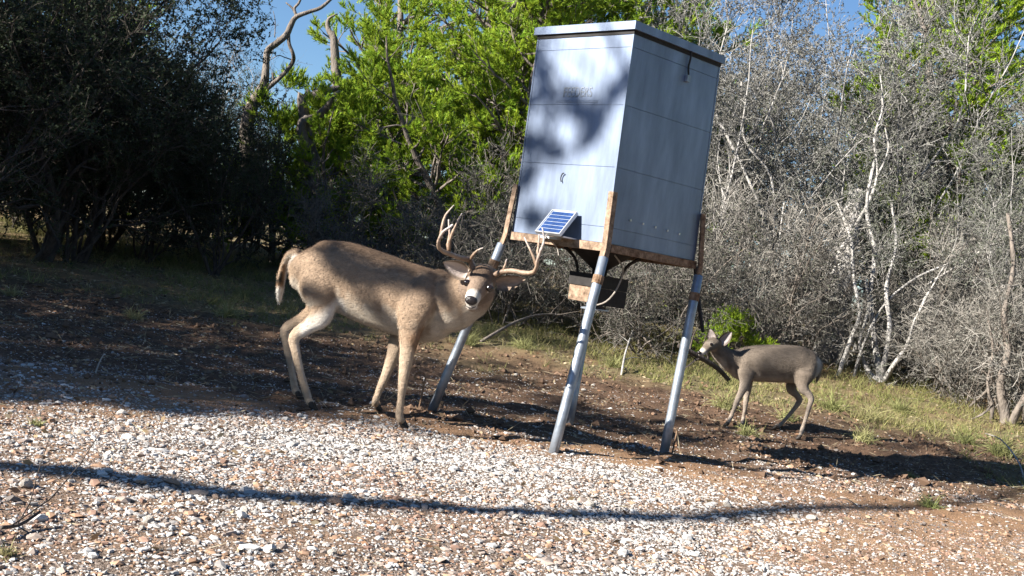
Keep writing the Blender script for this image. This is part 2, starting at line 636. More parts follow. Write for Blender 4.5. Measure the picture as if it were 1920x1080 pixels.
# leaf litter and straw
def litter():
    P = scatter_ground(120000, lambda x, y: np.clip(.10 + .35 * churn(x, y) + .5 * grass_amount(x, y) + .25 * (1 - sstep(-2.4, -1.4, x)), 0, 1) * .55, y1=14, x0=-6.5, x1=7)
    N = len(P)
    pal = np.array([[.30, .22, .13], [.20, .14, .09], [.38, .31, .21], [.13, .09, .07], [.26, .15, .09]])
    D = unit(np.stack([rng.normal(size=N), rng.normal(size=N), rng.normal(size=N) * .22 + .08], 1))
    straw = rng.uniform(size=N) < .3
    Ln = np.where(straw, rng.uniform(.05, .16, N), rng.uniform(.018, .045, N))
    W = np.where(straw, .004, Ln * .5)
    c = pal[rng.integers(0, 5, N)] * rng.uniform(.7, 1.2, (N, 1))
    c[straw] = np.array([.42, .36, .25]) * rng.uniform(.6, 1.1, (straw.sum(), 1))
    P = P + np.array([0, 0, .006])
    return blades(P, D, Ln, W, c)


reseed(103)
Vl, Fl, Cl = litter()
tag(link('leaf_litter', rawmesh('leaf_litter', Vl, Fl, Cl), M['grass']),
    'dry brown leaf litter and straw scattered on the soil', 'leaf litter', kind='stuff')


# grass
def grass():
    parts = []
    T = scatter_ground(16000, lambda x, y: grass_amount(x, y) ** 1.5 * .8, x0=-8, x1=9, y0=6, y1=16)
    N = len(T)
    hgt = .035 + .11 * vn(T[:, 0], T[:, 1], .5, 61) ** 2 + rng.uniform(0, .05, N)
    for rep in range(13):
        Pp = T + np.stack([rng.normal(0, .035, N), rng.normal(0, .035, N), np.zeros(N)], 1)
        Pp[:, 2] = gz(Pp[:, 0], Pp[:, 1]) - .004
        D = unit(np.stack([rng.normal(0, .75, N), rng.normal(0, .75, N), np.ones(N)], 1))
        h = hgt * rng.uniform(.5, 1.5, N)
        gcol = np.array([.16, .18, .055])
        dry = np.array([.36, .30, .15])
        f = np.clip(rng.uniform(-.1, .7, (N, 1)) + .4 * (vn(T[:, 0], T[:, 1], .9, 62)[:, None] - .4), 0, 1)
        c = (gcol * (1 - f) + dry * f) * rng.uniform(.7, 1.15, (N, 1))
        parts.append(blades(Pp, D, h, .007, c, quad=False))
    return join(parts)


reseed(104)
Vb, Fb, Cb = grass()
tag(link('grass', rawmesh('grass', Vb, Fb, Cb), M['grass']),
    'short dry yellow green grass growing in front of the brush', 'grass', kind='stuff')


# ------------------------------------------------------------------ feeder
FC, FYAW, FW_, FZB, FZT = (0.50, 7.42), R(-47.4), 0.82, 1.22, 2.458
HW = FW_ / 2


def fw(lx, ly, z):
    """feeder box coordinates (-y is the sunny face, +x the shaded one) -> world; the whole hopper leans slightly"""
    c, s = math.cos(FYAW), math.sin(FYAW)
    return np.array([FC[0] + c * lx - s * ly + .026 - .030 * (z - FZB), FC[1] + s * lx + c * ly, z])


def fbox(x0, x1, y0, y1, z0, z1):
    V, F = boxVF(x0, x1, y0, y1, z0, z1)
    return np.array([fw(*v) for v in V]), F


feeder = thing('deer_feeder', 'tall galvanised box feeder on splayed pipe legs beside the buck', 'feeder', (FC[0], FC[1], 0))


def fpart(name, vf, m, parent=None, smooth=False):
    o = wpart(name, vf[0], vf[1], m, feeder, smooth)
    if parent is not None:
        o.parent = parent
    return o


# hopper core and sheet panels with open seams
hop = fpart('hopper', fbox(-HW + .006, HW - .006, -HW + .006, HW - .006, FZB + .002, FZT), M['galv'])
fr = [0, .075, .36, .655, .93, 1]
th = .006
for i in range(5):
    z0 = FZB + (FZT - FZB) * fr[i] + .0013
    z1 = FZB + (FZT - FZB) * fr[i + 1] - .0013
    e = HW - .012
    for b in ((-e, e, -HW, -HW + th - .001), (-e, e, HW - th + .001, HW), (HW - th + .001, HW, -e, e), (-HW, -HW + th - .001, -e, e)):
        fpart('sheet_panel', fbox(*b, z0, z1), M['galv'], hop)
for sx in (-1, 1):
    for sy in (-1, 1):
        V1 = fbox(*sorted((sx * (HW + .002), sx * (HW - .010))), *sorted((sy * (HW + .002), sy * (HW - .010))), FZB, FZT - .004)
        fpart('corner_trim', V1, M['galv'], hop)
# lid with a turned-down lip
lo = HW + .020
V, F = fbox(-lo, lo, -lo, lo, FZT + .012, FZT + .058)
lid = fpart('lid', (V, F), M['galv'])
fpart('lid_seam', fbox(-lo + .016, lo - .016, -lo + .016, lo - .016, FZT - .012, FZT + .0118), M['black'], lid)
fpart('lid_top_fold', fbox(-lo + .01, lo - .01, -lo + .01, lo - .01, FZT + .0582, FZT + .064), M['galv'], lid)
# hasp chain and padlock on the shaded face
chain_pts = [fw(HW + .012, .10, FZT + .03), fw(HW + .014, .102, FZT - .03), fw(HW + .010, .098, FZT - .08), fw(HW + .013, .104, FZT - .13)]
fpart('hasp_chain', path(chain_pts, [.006] * 4, 6), M['black'])
fpart('padlock', fbox(HW + .001, HW + .022, .088, .118, FZT - .175, FZT - .135), M['pipe'])
for i in range(5):
    z = FZB + .155 - .004 * i
    fpart('bolt', fbox(HW, HW + .008, -.24 + i * .115, -.228 + i * .115, z, z + .012), M['alu'], hop)
# inspection handle on sunny face
hp = [fw(-.005 + .022 * math.cos(a), -HW - .012, FZB + .36 + .03 * math.sin(a)) for a in np.linspace(R(90), R(230), 6)]
fpart('handle', path(hp, [.004] * 6, 6), M['black'], hop)


# embossed lettering
def lettering(txt, size, cx, z, parent):
    cu = bpy.data.curves.new('txt', 'FONT')
    cu.body = txt
    cu.size = size
    cu.extrude = .0015
    cu.align_x = 'CENTER'
    ob = bpy.data.objects.new('txt', cu)
    COL.objects.link(ob)
    bpy.context.view_layer.update()
    me = bpy.data.meshes.new_from_object(ob.evaluated_get(bpy.context.evaluated_depsgraph_get()))
    bpy.data.objects.remove(ob)
    n = len(me.vertices)
    co = np.empty(n * 3)
    me.vertices.foreach_get('co', co)
    co = co.reshape(-1, 3)
    W = np.array([fw(cx + v[0] * .78, -HW - .001 - v[2], z + v[1]) for v in co]) - np.array(feeder.location)
    me.vertices.foreach_set('co', W.ravel())
    me.update()
    o = link('lettering', me, M['pipe'], parent)
    return o


lettering('FEEDERS', .085, .01, FZB + .86, hop)
for dz in (.835, .825):
    fpart('embossed_rule', fbox(-.17, .19, -HW - .003, -HW, FZB + dz, FZB + dz + .004), M['galv'], hop)

# bottom frame of angle iron
f0, f1 = FZB - .05, FZB - .001
for b in ((-HW - .012, HW + .012, -HW - .014, -HW + .03), (-HW - .012, HW + .012, HW - .03, HW + .014)):
    V, F = fbox(*b, f0, f1)
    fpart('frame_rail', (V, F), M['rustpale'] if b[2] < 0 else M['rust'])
for b in ((HW - .03, HW + .016, -HW + .031, HW - .031), (-HW - .016, -HW + .03, -HW + .031, HW - .031)):
    fpart('frame_rail', fbox(*b, f0 + .002, f1 - .002), M['rust'])
fpart('frame_cross_bar', fbox(-HW + .03, HW - .03, -.03, .03, f0 + .01, f1 - .006), M['rust'])

# legs
feet = {(1, -1): gp(1036, 850), (1, 1): gp(1244, 852), (-1, -1): gp(806, 770), (-1, 1): gp(1066, 800)}
tops = {(1, -1): at(1146, 372, 6.84), (1, 1): at(1312, 418, 7.40), (-1, -1): at(968, 356, 7.40), (-1, 1): None}
for (sx, sy), ft in feet.items():
    corner = fw(sx * (HW + .03), sy * (HW + .03), FZB - .03)
    ft = ft - np.array([0, 0, .04])
    d = unit(corner - ft)
    pipe0 = corner - d * .06
    g = fpart('leg', path([ft, (ft + pipe0) / 2, pipe0], [.029, .029, .029], 14, 2), M['pipe'], smooth=True)
    # angle iron clasping the corner and the top of the leg, running on up the hopper
    top = fw(sx * (HW + .012), sy * (HW + .012), FZB + .30)
    low = corner - d * (.36 if (sx, sy) == (1, -1) else .20)
    out_ = unit(np.array([sx * 1.0, sy * 1.0]))
    ox = fw(sx, 0, 1) - fw(0, 0, 1)
    oy = fw(0, sy, 1) - fw(0, 0, 1)
    ox, oy = unit(ox), unit(oy)
    for ax_, bx_ in ((ox, oy), (oy, ox)):
        V = []
        for p in (low, corner, top):
            q = p + (ox + oy) * .012
            for a_, b_ in ((0, 0), (0, -.038), (-.006, -.038), (-.006, 0)):
                V.append(q + ax_ * a_ + bx_ * b_ + (ax_ * .001))
        V = np.array(V)
        Fq = []
        for r_ in range(2):
            for k_ in range(4):
                Fq.append([r_ * 4 + k_, r_ * 4 + (k_ + 1) % 4, r_ * 4 + 4 + (k_ + 1) % 4, r_ * 4 + 4 + k_])
        Fq += [[0, 1, 2, 3], [8, 9, 10, 11]]
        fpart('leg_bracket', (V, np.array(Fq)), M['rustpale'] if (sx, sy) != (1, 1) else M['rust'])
    fpart('leg_collar', path([pipe0 - d * .16, pipe0 - d * .11], [.033, .033], 14, 1), M['rust'])

# loose steel strap behind the right leg
st = [at(1304, 500, 7.62), at(1309, 560, 7.62), at(1318, 622, 7.6)]
fpart('loose_strap', path(st, [.014, .014, .012], 6), M['black'])

# funnel, spinner housing and wires under the hopper
def ring_loft(rings, k=16):
    P = np.array([r[0] for r in rings])[None]
    Rr = np.array([[r[1] for r in rings]])
    return tubes(P, Rr, k)


fpart('funnel', ring_loft([(fw(0, 0, f0 + .012), .20), (fw(0, 0, f0 - .05), .115), (fw(0, 0, f0 - .10), .05), (fw(0, 0, f0 - .19), .043)]), M['black'], smooth=True)
for sx, sy in ((1, 1), (-1, -1), (1, -1), (-1, 1)):
    hpts = [fw(sx * .17, sy * .17, f0 + .01), fw(sx * .12, sy * .12, f0 - .05), fw(sx * .10, sy * .10, f0 - .12), fw(sx * .10, sy * .10, f0 - .175)]
    fpart('hanger', path(hpts, [.012, .010, .009, .009], 7), M['black'])
z1, z0 = f0 - .135, f0 - .325
b = .125
hs = fpart('spinner_housing', fbox(-b, b, -b, b, z0 + .012, z1 - .08), M['rustpale'])
fpart('housing_rim_shade', fbox(-b - .008, b + .008, -b - .008, b + .008, z1 - .0795, z1), M['black'], hs)  # dark band standing in for the rim's shadow on the housing
fpart('housing_shade_side', fbox(b + .0005, b + .009, -b - .004, b + .004, z0 + .005, z1 - .081), M['black'], hs)  # dark sheet standing in for shade on the housing's right side
fpart('spinner_plate', ring_loft([(fw(0, 0, z0 - .03), .001), (fw(0, 0, z0 - .03), .09), (fw(0, 0, z0 - .022), .09), (fw(0, 0, z0 + .012), .01)]), M['pipe'])
wpts = [fw(.20, -.1, f0), fw(.24, -.05, f0 - .08), fw(.22, -.06, f0 - .2), fw(.20, -.12, f0 - .29), fw(.13, -.16, f0 - .33)]
fpart('wire', path(wpts, [.005, .006, .005, .005, .004], 6), M['cable'])

# solar panel on the sunny face
sx0, sx1 = -.035, .165
pt, pb, prot_t, prot_b = FZB + .155, FZB + .012, .035, .150


def sp_(u, v, n=0.0):
    """solar panel coordinates: u across, v from bottom (0) to top (1), n proud of the glass"""
    lx = sx0 + (sx1 - sx0) * u
    tl = np.array([0, (prot_b - prot_t), (pt - pb)])
    nn = unit(np.array([0, -(pt - pb), (prot_b - prot_t)]))
    return fw(lx, -HW - (prot_b + (prot_t - prot_b) * v) + nn[1] * n, pb + (pt - pb) * v + nn[2] * n)


def spbox(u0, u1, v0, v1, n0, n1):
    V = np.array([sp_(u, v, n) for n in (n0, n1) for v in (v0, v1) for u in (u0, u1)])
    return V, boxVF(0, 1, 0, 1, 0, 1)[1]


sol = fpart('solar_panel', spbox(0, 1, 0, 1, -.010, 0), M['backing'])
for a_ in ((-.03, .0, -.03, 1.03), (1.0, 1.03, -.03, 1.03), (0.0005, .9995, -.03, -.0005), (.0005, .9995, 1.0005, 1.03)):
    fpart('panel_frame', spbox(*a_, -.016, .006), M['alu'], sol)
for i in range(6):
    for j in range(4):
        fpart('solar_cell', spbox(.045 + j * .229, .268 + j * .229, .04 + i * .157, .172 + i * .157, .0005, .002), M['cell'], sol)
fpart('panel_bracket', fbox(.03, .17, -HW - .12, -HW - .001, FZB - .004, FZB + .004), M['alu'])
fpart('panel_shelf', fbox(-.10, .05, -HW - .05, -HW - .015, FZB - .018, FZB - .004), M['alu'])
wp = [sp_(.45, .05, -.02), sp_(.42, -.1, -.02), fw(.03, -HW - .03, FZB - .06), fw(.05, -HW - .02, FZB - .11)]
fpart('panel_cable', path(wp, [.004] * 4, 5), M['cable'])


# hooked rebar stakes beside two feet
def stake(px, top_py, bot_py, label):
    b_ = gp(px, bot_py)
    h = (bot_py - top_py) / F_PX * b_[1]
    t = thing('rebar_stake', label, 'stake', b_, group='hooked rebar stakes at the feeder feet')
    p = [b_ + np.array([0, 0, -.05]), b_ + np.array([.008, 0, h * .5]), b_ + np.array([.012, 0, h * .85]), b_ + np.array([.004, 0, h * .96]),
         b_ + np.array([-.022, 0, h]), b_ + np.array([-.048, 0, h * .95]), b_ + np.array([-.056, 0, h * .80])]
    wpart('rod', *path(p, [.006] * 7, 7, 5), M['rust'], t, True)


stake(784, 704, 772, 'thin hooked rebar stake between the buck and the left feeder leg')
stake(1259, 797, 850, 'thin hooked rebar stake beside the right feeder leg')


# ------------------------------------------------------------------ deer
def loft(secs, ref, k=20):
    """closed surface through elliptical sections (centre, lateral radius, vertical radius)"""
    C = np.array([s[0] for s in secs], float)
    ra = np.array([s[1] for s in secs], float)
    rb = np.array([s[2] for s in secs], float)
    # densify
    n = len(C)
    CC, A_, B_ = [], [], []
    for i in range(n - 1):
        p0, p1, p2, p3 = C[max(i - 1, 0)], C[i], C[i + 1], C[min(i + 2, n - 1)]
        for j in range(5):
            t = j / 5
            CC.append(.5 * ((2 * p1) + (-p0 + p2) * t + (2 * p0 - 5 * p1 + 4 * p2 - p3) * t * t + (-p0 + 3 * p1 - 3 * p2 + p3) * t ** 3))
            tt = t * t * (3 - 2 * t)
            A_.append(ra[i] * (1 - tt) + ra[i + 1] * tt)
            B_.append(rb[i] * (1 - tt) + rb[i + 1] * tt)
    CC.append(C[-1]); A_.append(ra[-1]); B_.append(rb[-1])
    CC = np.array(CC)
    T = np.gradient(CC, axis=0)
    T = unit(T)
    # rounded ends
    m0, m1 = (A_[0] + B_[0]) / 2, (A_[-1] + B_[-1]) / 2
    pre = [(CC[0] - T[0] * m0 * f, A_[0] * g, B_[0] * g, T[0]) for f, g in ((.6, .02), (.54, .45), (.34, .78))]
    post = [(CC[-1] + T[-1] * m1 * f, A_[-1] * g, B_[-1] * g, T[-1]) for f, g in ((.34, .78), (.54, .45), (.6, .02))]
    rows = pre + [(CC[i], A_[i], B_[i], T[i]) for i in range(len(CC))] + post
    th = np.arange(k) * 2 * math.pi / k
    V = []
    for c, a, b_, t in rows:
        l = unit(ref - t * (ref @ t))
        u = np.cross(t, l)
        V.append(c + a * np.cos(th)[:, None] * l + b_ * np.sin(th)[:, None] * u)
    V = np.concatenate(V)
    nr = len(rows)
    ix = np.arange(nr * k).reshape(nr, k)
    F = np.stack([ix[:-1], np.roll(ix[:-1], -1, 1), np.roll(ix[1:], -1, 1), ix[1:]], -1).reshape(-1, 4)
    F = np.concatenate([F, np.stack([ix[0, :-2], ix[0, 1:-1], np.full(k - 2, ix[0, -1]), np.full(k - 2, ix[0, -1])], 1)[:0]])
    caps = []
    for r_ in (0, nr - 1):
        for j in range(1, k - 2, 2):
            caps.append([ix[r_, 0], ix[r_, j], ix[r_, j + 1], ix[r_, (j + 2) % k]])
    return V, np.concatenate([F, np.array(caps)])


def remesh(V, F, voxel, smooth=6):
    me = rawmesh('tmp', V, F)
    ob = bpy.data.objects.new('tmp', me)
    COL.objects.link(ob)
    m = ob.modifiers.new('r', 'REMESH')
    m.mode = 'VOXEL'
    m.voxel_size = voxel
    s = ob.modifiers.new('s', 'SMOOTH')
    s.factor = .5
    s.iterations = smooth
    bpy.context.view_layer.update()
    ev = ob.evaluated_get(bpy.context.evaluated_depsgraph_get())
    res = bpy.data.meshes.new_from_object(ev)
    bpy.data.objects.remove(ob)
    bpy.data.meshes.remove(me)
    return res


def paint(me, fn):
    n = len(me.vertices)
    co = np.empty(n * 3)
    me.vertices.foreach_get('co', co)
    no = np.empty(n * 3)
    me.vertices.foreach_get('normal', no)
    C = fn(co.reshape(-1, 3), no.reshape(-1, 3))
    a = me.color_attributes.new('Col', 'FLOAT_COLOR', 'POINT')
    c = np.ones((n, 4), np.float32)
    c[:, :3] = C
    a.data.foreach_set('color', c.ravel())


def segdist(P, a, b):
    ab = b - a
    t = np.clip(((P - a) @ ab) / (ab @ ab), 0, 1)
    return np.linalg.norm(P - a - t[:, None] * ab, axis=1), t


def build_ear(name, base, tip, out_dir, width, parent, mfur, inner, outer):
    """cupped leaf-shaped ear: base -> tip, opening towards out_dir"""
    ax_ = tip - base
    Ln = np.linalg.norm(ax_)
    ax_ = ax_ / Ln
    o = unit(out_dir - ax_ * (out_dir @ ax_))
    s = np.cross(ax_, o)
    nu, nv = 14, 11
    V, C = [], []
    for layer in (0, 1):
        for i in range(nu):
            u = i / (nu - 1)
            wd = width * (math.sin(math.pi * min(1, (u * .86 + .14)) ** .85) ** .8) * .5 + .002
            for j in range(nv):
                v = -1 + 2 * j / (nv - 1)
                cup = (v * v - .45) * wd * .75 * (1 - .4 * u)
                p = base + ax_ * Ln * u + s * v * wd + o * (cup - (0.006 if layer else 0) * (1 - .5 * abs(v)))
                V.append(p)
                rim = abs(v) > .78 or u > .93
                C.append(outer if layer or rim else inner)
    V = np.array(V)
    C = np.array(C)
    ix = np.arange(2 * nu * nv).reshape(2, nu, nv)
    q = lambda I: np.stack([I[:-1, :-1], I[:-1, 1:], I[1:, 1:], I[1:, :-1]], -1).reshape(-1, 4)
    F = [q(ix[0]), q(ix[1])[:, ::-1]]
    e0 = np.concatenate([ix[0, 0, :], ix[0, 1:, -1], ix[0, -1, -2::-1], ix[0, -2:0:-1, 0]])
    e1 = e0 + nu * nv
    F.append(np.stack([e0, np.roll(e0, -1), np.roll(e1, -1), e1], 1))
    return wpart(name, V, np.concatenate(F), mfur, parent, True, C)


def ellipsoid(c, r, axes=None, n=14):
    th = np.linspace(0, math.pi, n)
    ph_ = np.linspace(0, 2 * math.pi, n * 2, endpoint=False)
    V = np.array([[math.sin(t) * math.cos(p), math.sin(t) * math.sin(p), math.cos(t)] for t in th for p in ph_]) * np.array(r)
    if axes is not None:
        V = V @ np.array(axes)
    k = n * 2
    ix = np.arange(n * k).reshape(n, k)
    F = np.stack([ix[:-1], np.roll(ix[:-1], -1, 1), np.roll(ix[1:], -1, 1), ix[1:]], -1).reshape(-1, 4)
    return V + c, F


def hoof(foot, fdir, parent, s=1.0):
    """cloven hoof: two tapered toes"""
    f = unit(np.array([fdir[0], fdir[1], 0]))
    l = np.array([-f[1], f[0], 0])
    parts = []
    for sg in (-1, 1):
        b0 = foot + l * sg * .012 * s
        parts.append(loft([(b0 + f * .0 * s + np.array([0, 0, .042]) * s, .013 * s, .016 * s), (b0 + f * .012 * s + np.array([0, 0, .022]) * s, .014 * s, .018 * s),
                           (b0 + f * .034 * s + np.array([0, 0, .009]) * s, .010 * s, .008 * s)], l, 10))
    V, F, _ = join(parts)
    wpart('hoof', V, F, M['hoof'], parent, True)


def deer(name, label, D, base):
    t = thing(name, label, 'deer', base)
    lat = unit(np.array(D['lat'], float))
    shapes = []
    tor = []
    for (tx, ty), (bx, by), ra, d in D['torso']:
        a, b_ = at(tx, ty, d), at(bx, by, d)
        tor.append(((a + b_) / 2, ra, np.linalg.norm(a - b_) / 2))
    shapes.append(loft(tor, lat, 26))
    for secs in D['lofts']:
        shapes.append(loft([(at(px, py, d), ra, rb) for (px, py, d, ra, rb) in secs], lat, 18))
    for leg in D['legs']:
        S = [(at(px, py, d), ra, rb) for (px, py, d, ra, rb) in leg['secs']]
        ft = leg['foot']
        S.append((ft + np.array([0, 0, .045]) * D['s'], .019 * D['s'], .022 * D['s']))
        shapes.append(loft(S, lat, 14))
        hoof(ft, D['fwd'], t, D['s'])
    for (px, py, d, r_) in D.get('lumps', []):
        shapes.append(ellipsoid(at(px, py, d), np.array(r_)))
    hl = D['head_lat']
    hl = unit(at(*hl[1]) - at(*hl[0]))
    shapes.append(loft([(at(px, py, d), ra, rb) for (px, py, d, ra, rb) in D['head']], hl, 18))
    V, F, _ = join([(v, f) for v, f in shapes])
    me = remesh(V - base, F, D['voxel'], D.get('smooth', 7))
    me.polygons.foreach_set('use_smooth', np.ones(len(me.polygons), bool))
    paint(me, lambda P, Nn: D['paint'](P + base, Nn))
    link('body', me, M['fur'], t)
    # short coat lying along the body
    n = len(me.vertices)
    co = np.empty(n * 3)
    me.vertices.foreach_get('co', co)
    no = np.empty(n * 3)
    me.vertices.foreach_get('normal', no)
    cl = np.empty(n * 4)
    me.color_attributes['Col'].data.foreach_get('color', cl)
    co, no, cl = co.reshape(-1, 3), no.reshape(-1, 3), cl.reshape(-1, 4)[:, :3]
    pick = rng.integers(0, n, D['hairs'])
    P, Nn, C = co[pick] + rng.normal(0, .003, (len(pick), 3)), no[pick], cl[pick]
    z = P[:, 2]
    body = sstep(.40, .60, z)[:, None]
    f3 = np.array([D['fwd'][0], D['fwd'][1], 0])
    flow = (-f3 * .75 + np.array([0, 0, -.65])) * body + np.array([0, 0, -1.0]) * (1 - body)
    flow = unit(flow - Nn * (flow * Nn).sum(1, keepdims=True)) + rng.normal(0, .22, P.shape)
    hd = np.linalg.norm(P + base - at(*D['head'][-2][:3]), axis=1)
    Ln = (.005 + .009 * body[:, 0] * sstep(.08, .35, hd)) * rng.uniform(.6, 1.3, len(P)) * D['s']
    k = hd > .05
    V, F, Cc = blades((P + Nn * .0005)[k], (flow + Nn * .12)[k], Ln[k], .0024 * D['s'], C[k] * rng.uniform(.84, 1.16, (k.sum(), 1)), quad=False, face=Nn[k])
    o = link('coat_hair', rawmesh('coat_hair', V, F, Cc), M['hair'], t)
    tag(o, kind='stuff')
    return t


reseed(105)
# ---- the buck
WHITE, TAN, DARK = np.array([.66, .61, .55]), np.array([.30, .215, .15]), np.array([.115, .074, .048])
fl = {k: gp(*v) for k, v in dict(hn=(582, 768), hf=(557, 749), fn=(752, 802), ff=(703, 773)).items()}
bd = lambda x: 6.98 - (x - 545) * .00085      # body centre distance by column


def buck_paint(P, Nn):
    px, py = to_px(P)
    n = len(P)
    C = np.tile(TAN, (n, 1))

    def put(c, m):
        nonlocal C
        m = np.clip(m, 0, 1)[:, None]
        C = C * (1 - m) + c * m
    u = (vn(P[:, 0] * 3 + P[:, 2], P[:, 1] * 3 + P[:, 2] * 2, .09, 71) - .5) * .3
    put(DARK, sstep(.35, .95, Nn[:, 2] + u) * .85)
    hz = P[:, 2]
    put(np.array([.52, .45, .37]), sstep(.12, .7, -Nn[:, 2] + u) * (hz > .42))
    # lower legs grey-tan, inner sides pale
    leg = sstep(.52, .40, hz)
    put(np.array([.40, .31, .23]), leg * .8)
    put(WHITE, leg * sstep(.2, .7, Nn[:, 0] + u) * .45 * (px < 660))
    # white rump and groin streak behind the thigh
    d1, _ = segdist(P, at(640, 570, 6.80), at(580, 625, 6.76))
    put(WHITE * 1.05, sstep(.085, .035, d1 + u * .05))
    d2, _ = segdist(P, at(553, 490, 6.95), at(566, 560, 6.95))
    put(WHITE, sstep(.055, .02, d2) * sstep(-.2, .5, -Nn[:, 0]))
    # chest: darker brisket
    d3, _ = segdist(P, at(778, 640, 6.6), at(838, 632, 6.5))
    put(np.array([.22, .125, .07]), sstep(.10, .05, d3 + u * .06) * .8)
    # throat patch below the chin
    d4, _ = segdist(P, at(873, 592, 6.42), at(838, 622, 6.42))
    put(WHITE, sstep(.075, .04, d4 + u * .04))
    # tail
    tl, _ = segdist(P, at(546, 480, 7.05), at(523, 562, 7.08))
    intail = (tl < .05) & (px < 548)
    put(np.array([.30, .18, .10]), intail * .9)
    put(np.array([.03, .025, .02]), intail * sstep(500, 512, py) * sstep(535, 526, py) * sstep(534, 526, px))
    put(WHITE * 1.1, intail * np.maximum(sstep(532, 545, py), sstep(531, 537, px + (py - 520) * .12)))
    # face
    face, tf = segdist(P, at(905, 518, 6.56), at(883, 565, 6.32))
    hd = (face < .13) & (P[:, 1] < 6.6)
    put(np.array([.23, .17, .13]), hd * .85)
    br = np.linalg.norm(P - at(902, 512, 6.47), axis=1)
    put(np.array([.12, .082, .058]), sstep(.09, .04, br))
    for e in ((877, 531, 6.465), (919, 541, 6.465)):
        de = np.linalg.norm(P - at(*e), axis=1)
        put(np.array([.58, .53, .48]), sstep(.040, .027, de) * .9)
    mz = np.linalg.norm(P - at(885, 561, 6.335), axis=1)
    put(WHITE * .85, sstep(.066, .045, mz))
    br2, _ = segdist(P, at(893, 543, 6.40), at(886, 553, 6.36))
    put(np.array([.22, .19, .17]), sstep(.03, .016, br2) * .75)
    ch = np.linalg.norm(P - at(884, 579, 6.40), axis=1)
    put(WHITE * 1.1, sstep(.05, .028, ch))
    return C * (1 + u[:, None] * .5)


bd_near = -.16
buck = dict(
    lat=(.22, .97, 0), fwd=(.97, -.22), s=1.0, voxel=.0085, hairs=90000, paint=buck_paint,
    torso=[((556, 474), (560, 520), .075, 6.97), ((574, 461), (572, 548), .125, 6.95), ((603, 449), (600, 575), .155, 6.93), ((652, 454), (645, 588), .165, 6.89),
           ((708, 472), (700, 612), .185, 6.85), ((760, 491), (755, 630), .185, 6.80), ((803, 503), (795, 642), .165, 6.76), ((830, 512), (828, 636), .135, 6.72)],
    lofts=[
        # neck
        [(812, 562, 6.74, .13, .185), (845, 568, 6.68, .13, .17), (880, 553, 6.63, .115, .14), (902, 537, 6.60, .095, .105)],
        # tail
        [(558, 474, 6.98, .035, .03), (546, 478, 7.02, .042, .028), (535, 496, 7.05, .04, .024), (528, 520, 7.06, .04, .024), (525, 545, 7.07, .034, .02), (524, 560, 7.07, .022, .014), (525, 570, 7.07, .006, .005)],
        # shoulder and thigh muscle of the near side
        [(800, 520, 6.68, .05, .07), (785, 570, 6.60, .07, .105), (768, 615, 6.585, .055, .075)],
        [(592, 490, 6.86, .06, .09), (600, 540, 6.80, .075, .125), (612, 578, 6.785, .05, .07)],
        [(797, 520, 6.86, .05, .07), (770, 590, 6.92, .06, .09), (750, 625, 6.90, .05, .06)],
    ],
    legs=[
        dict(secs=[(605, 545, 6.80, .055, .12), (603, 590, 6.775, .045, .072), (575, 614, 6.765, .034, .046), (552, 632, 6.76, .027, .036), (555, 662, 6.757, .022, .028), (565, 705, 6.755, .020, .024), (575, 738, 6.755, .022, .026), (580, 754, 6.75, .019, .022)], foot=fl['hn']),
        dict(secs=[(600, 545, 7.05, .055, .11), (590, 585, 7.08, .04, .062), (558, 604, 7.10, .03, .04), (535, 619, 7.10, .026, .034), (538, 650, 7.10, .021, .026), (546, 690, 7.09, .019, .022), (552, 724, 7.08, .021, .024), (555, 737, 7.08, .018, .02)], foot=fl['hf']),
        dict(secs=[(775, 590, 6.59, .055, .10), (768, 630, 6.575, .045, .062), (763, 665, 6.565, .034, .044), (757, 706, 6.56, .027, .032), (755, 722, 6.56, .026, .028), (752, 748, 6.56, .020, .022), (749, 775, 6.56, .022, .025), (751, 789, 6.56, .019, .021)], foot=fl['fn']),
        dict(secs=[(762, 600, 6.92, .05, .085), (745, 640, 6.90, .04, .052), (735, 672, 6.88, .031, .038), (724, 702, 6.86, .026, .03), (717, 718, 6.85, .023, .026), (708, 740, 6.84, .019, .021), (703, 755, 6.83, .02, .022)], foot=fl['ff']),
    ],
    head_lat=((877, 531, 6.465), (919, 541, 6.465)),
    head=[(911, 527, 6.62, .062, .075), (905, 521, 6.55, .074, .080), (900, 529, 6.485, .074, .072), (894, 543, 6.425, .056, .058), (888, 555, 6.375, .044, .048), (885, 562, 6.34, .041, .043), (884, 565, 6.325, .036, .037)],
    lumps=[(879, 529, 6.47, (.022, .03, .022)), (917, 539, 6.47, (.024, .03, .024)), (885, 576, 6.375, (.033, .055, .026))],
)
tb = deer('white_tailed_buck', 'antlered brown buck standing side-on and looking at the camera', buck, np.array([-.85, 6.75, 0.0]))
for e in ((876, 530.5, 6.424), (918.5, 540.5, 6.412)):
    wpart('eye', *ellipsoid(at(*e), (.022, .016, .020)), M['eye'], tb, True)
nax = unit(at(919, 541, 6.4) - at(877, 531, 6.4))
wpart('nose', *ellipsoid(at(883.5, 563, 6.316), (.035, .021, .026), [nax, [0, 1, 0], np.cross(nax, [0, 1, 0])]), M['nose'], tb, True)
mth = [at(873, 573, 6.322), at(879, 576.5, 6.306), at(885, 577.5, 6.302), at(892, 575, 6.318)]
wpart('mouth', *path(mth, [.002, .0035, .0035, .002], 6), M['nose'], tb, True)
build_ear('ear', at(876, 514, 6.53), at(831, 492, 6.50), np.array([.1, -1, -.15]), .098, tb, M['fur'], np.array([.50, .42, .38]), np.array([.22, .17, .13]))
build_ear('ear', at(930, 533, 6.53), at(985, 523, 6.50), np.array([-.1, -1, -.35]), .085, tb, M['fur'], np.array([.34, .25, .20]), np.array([.20, .15, .115]))


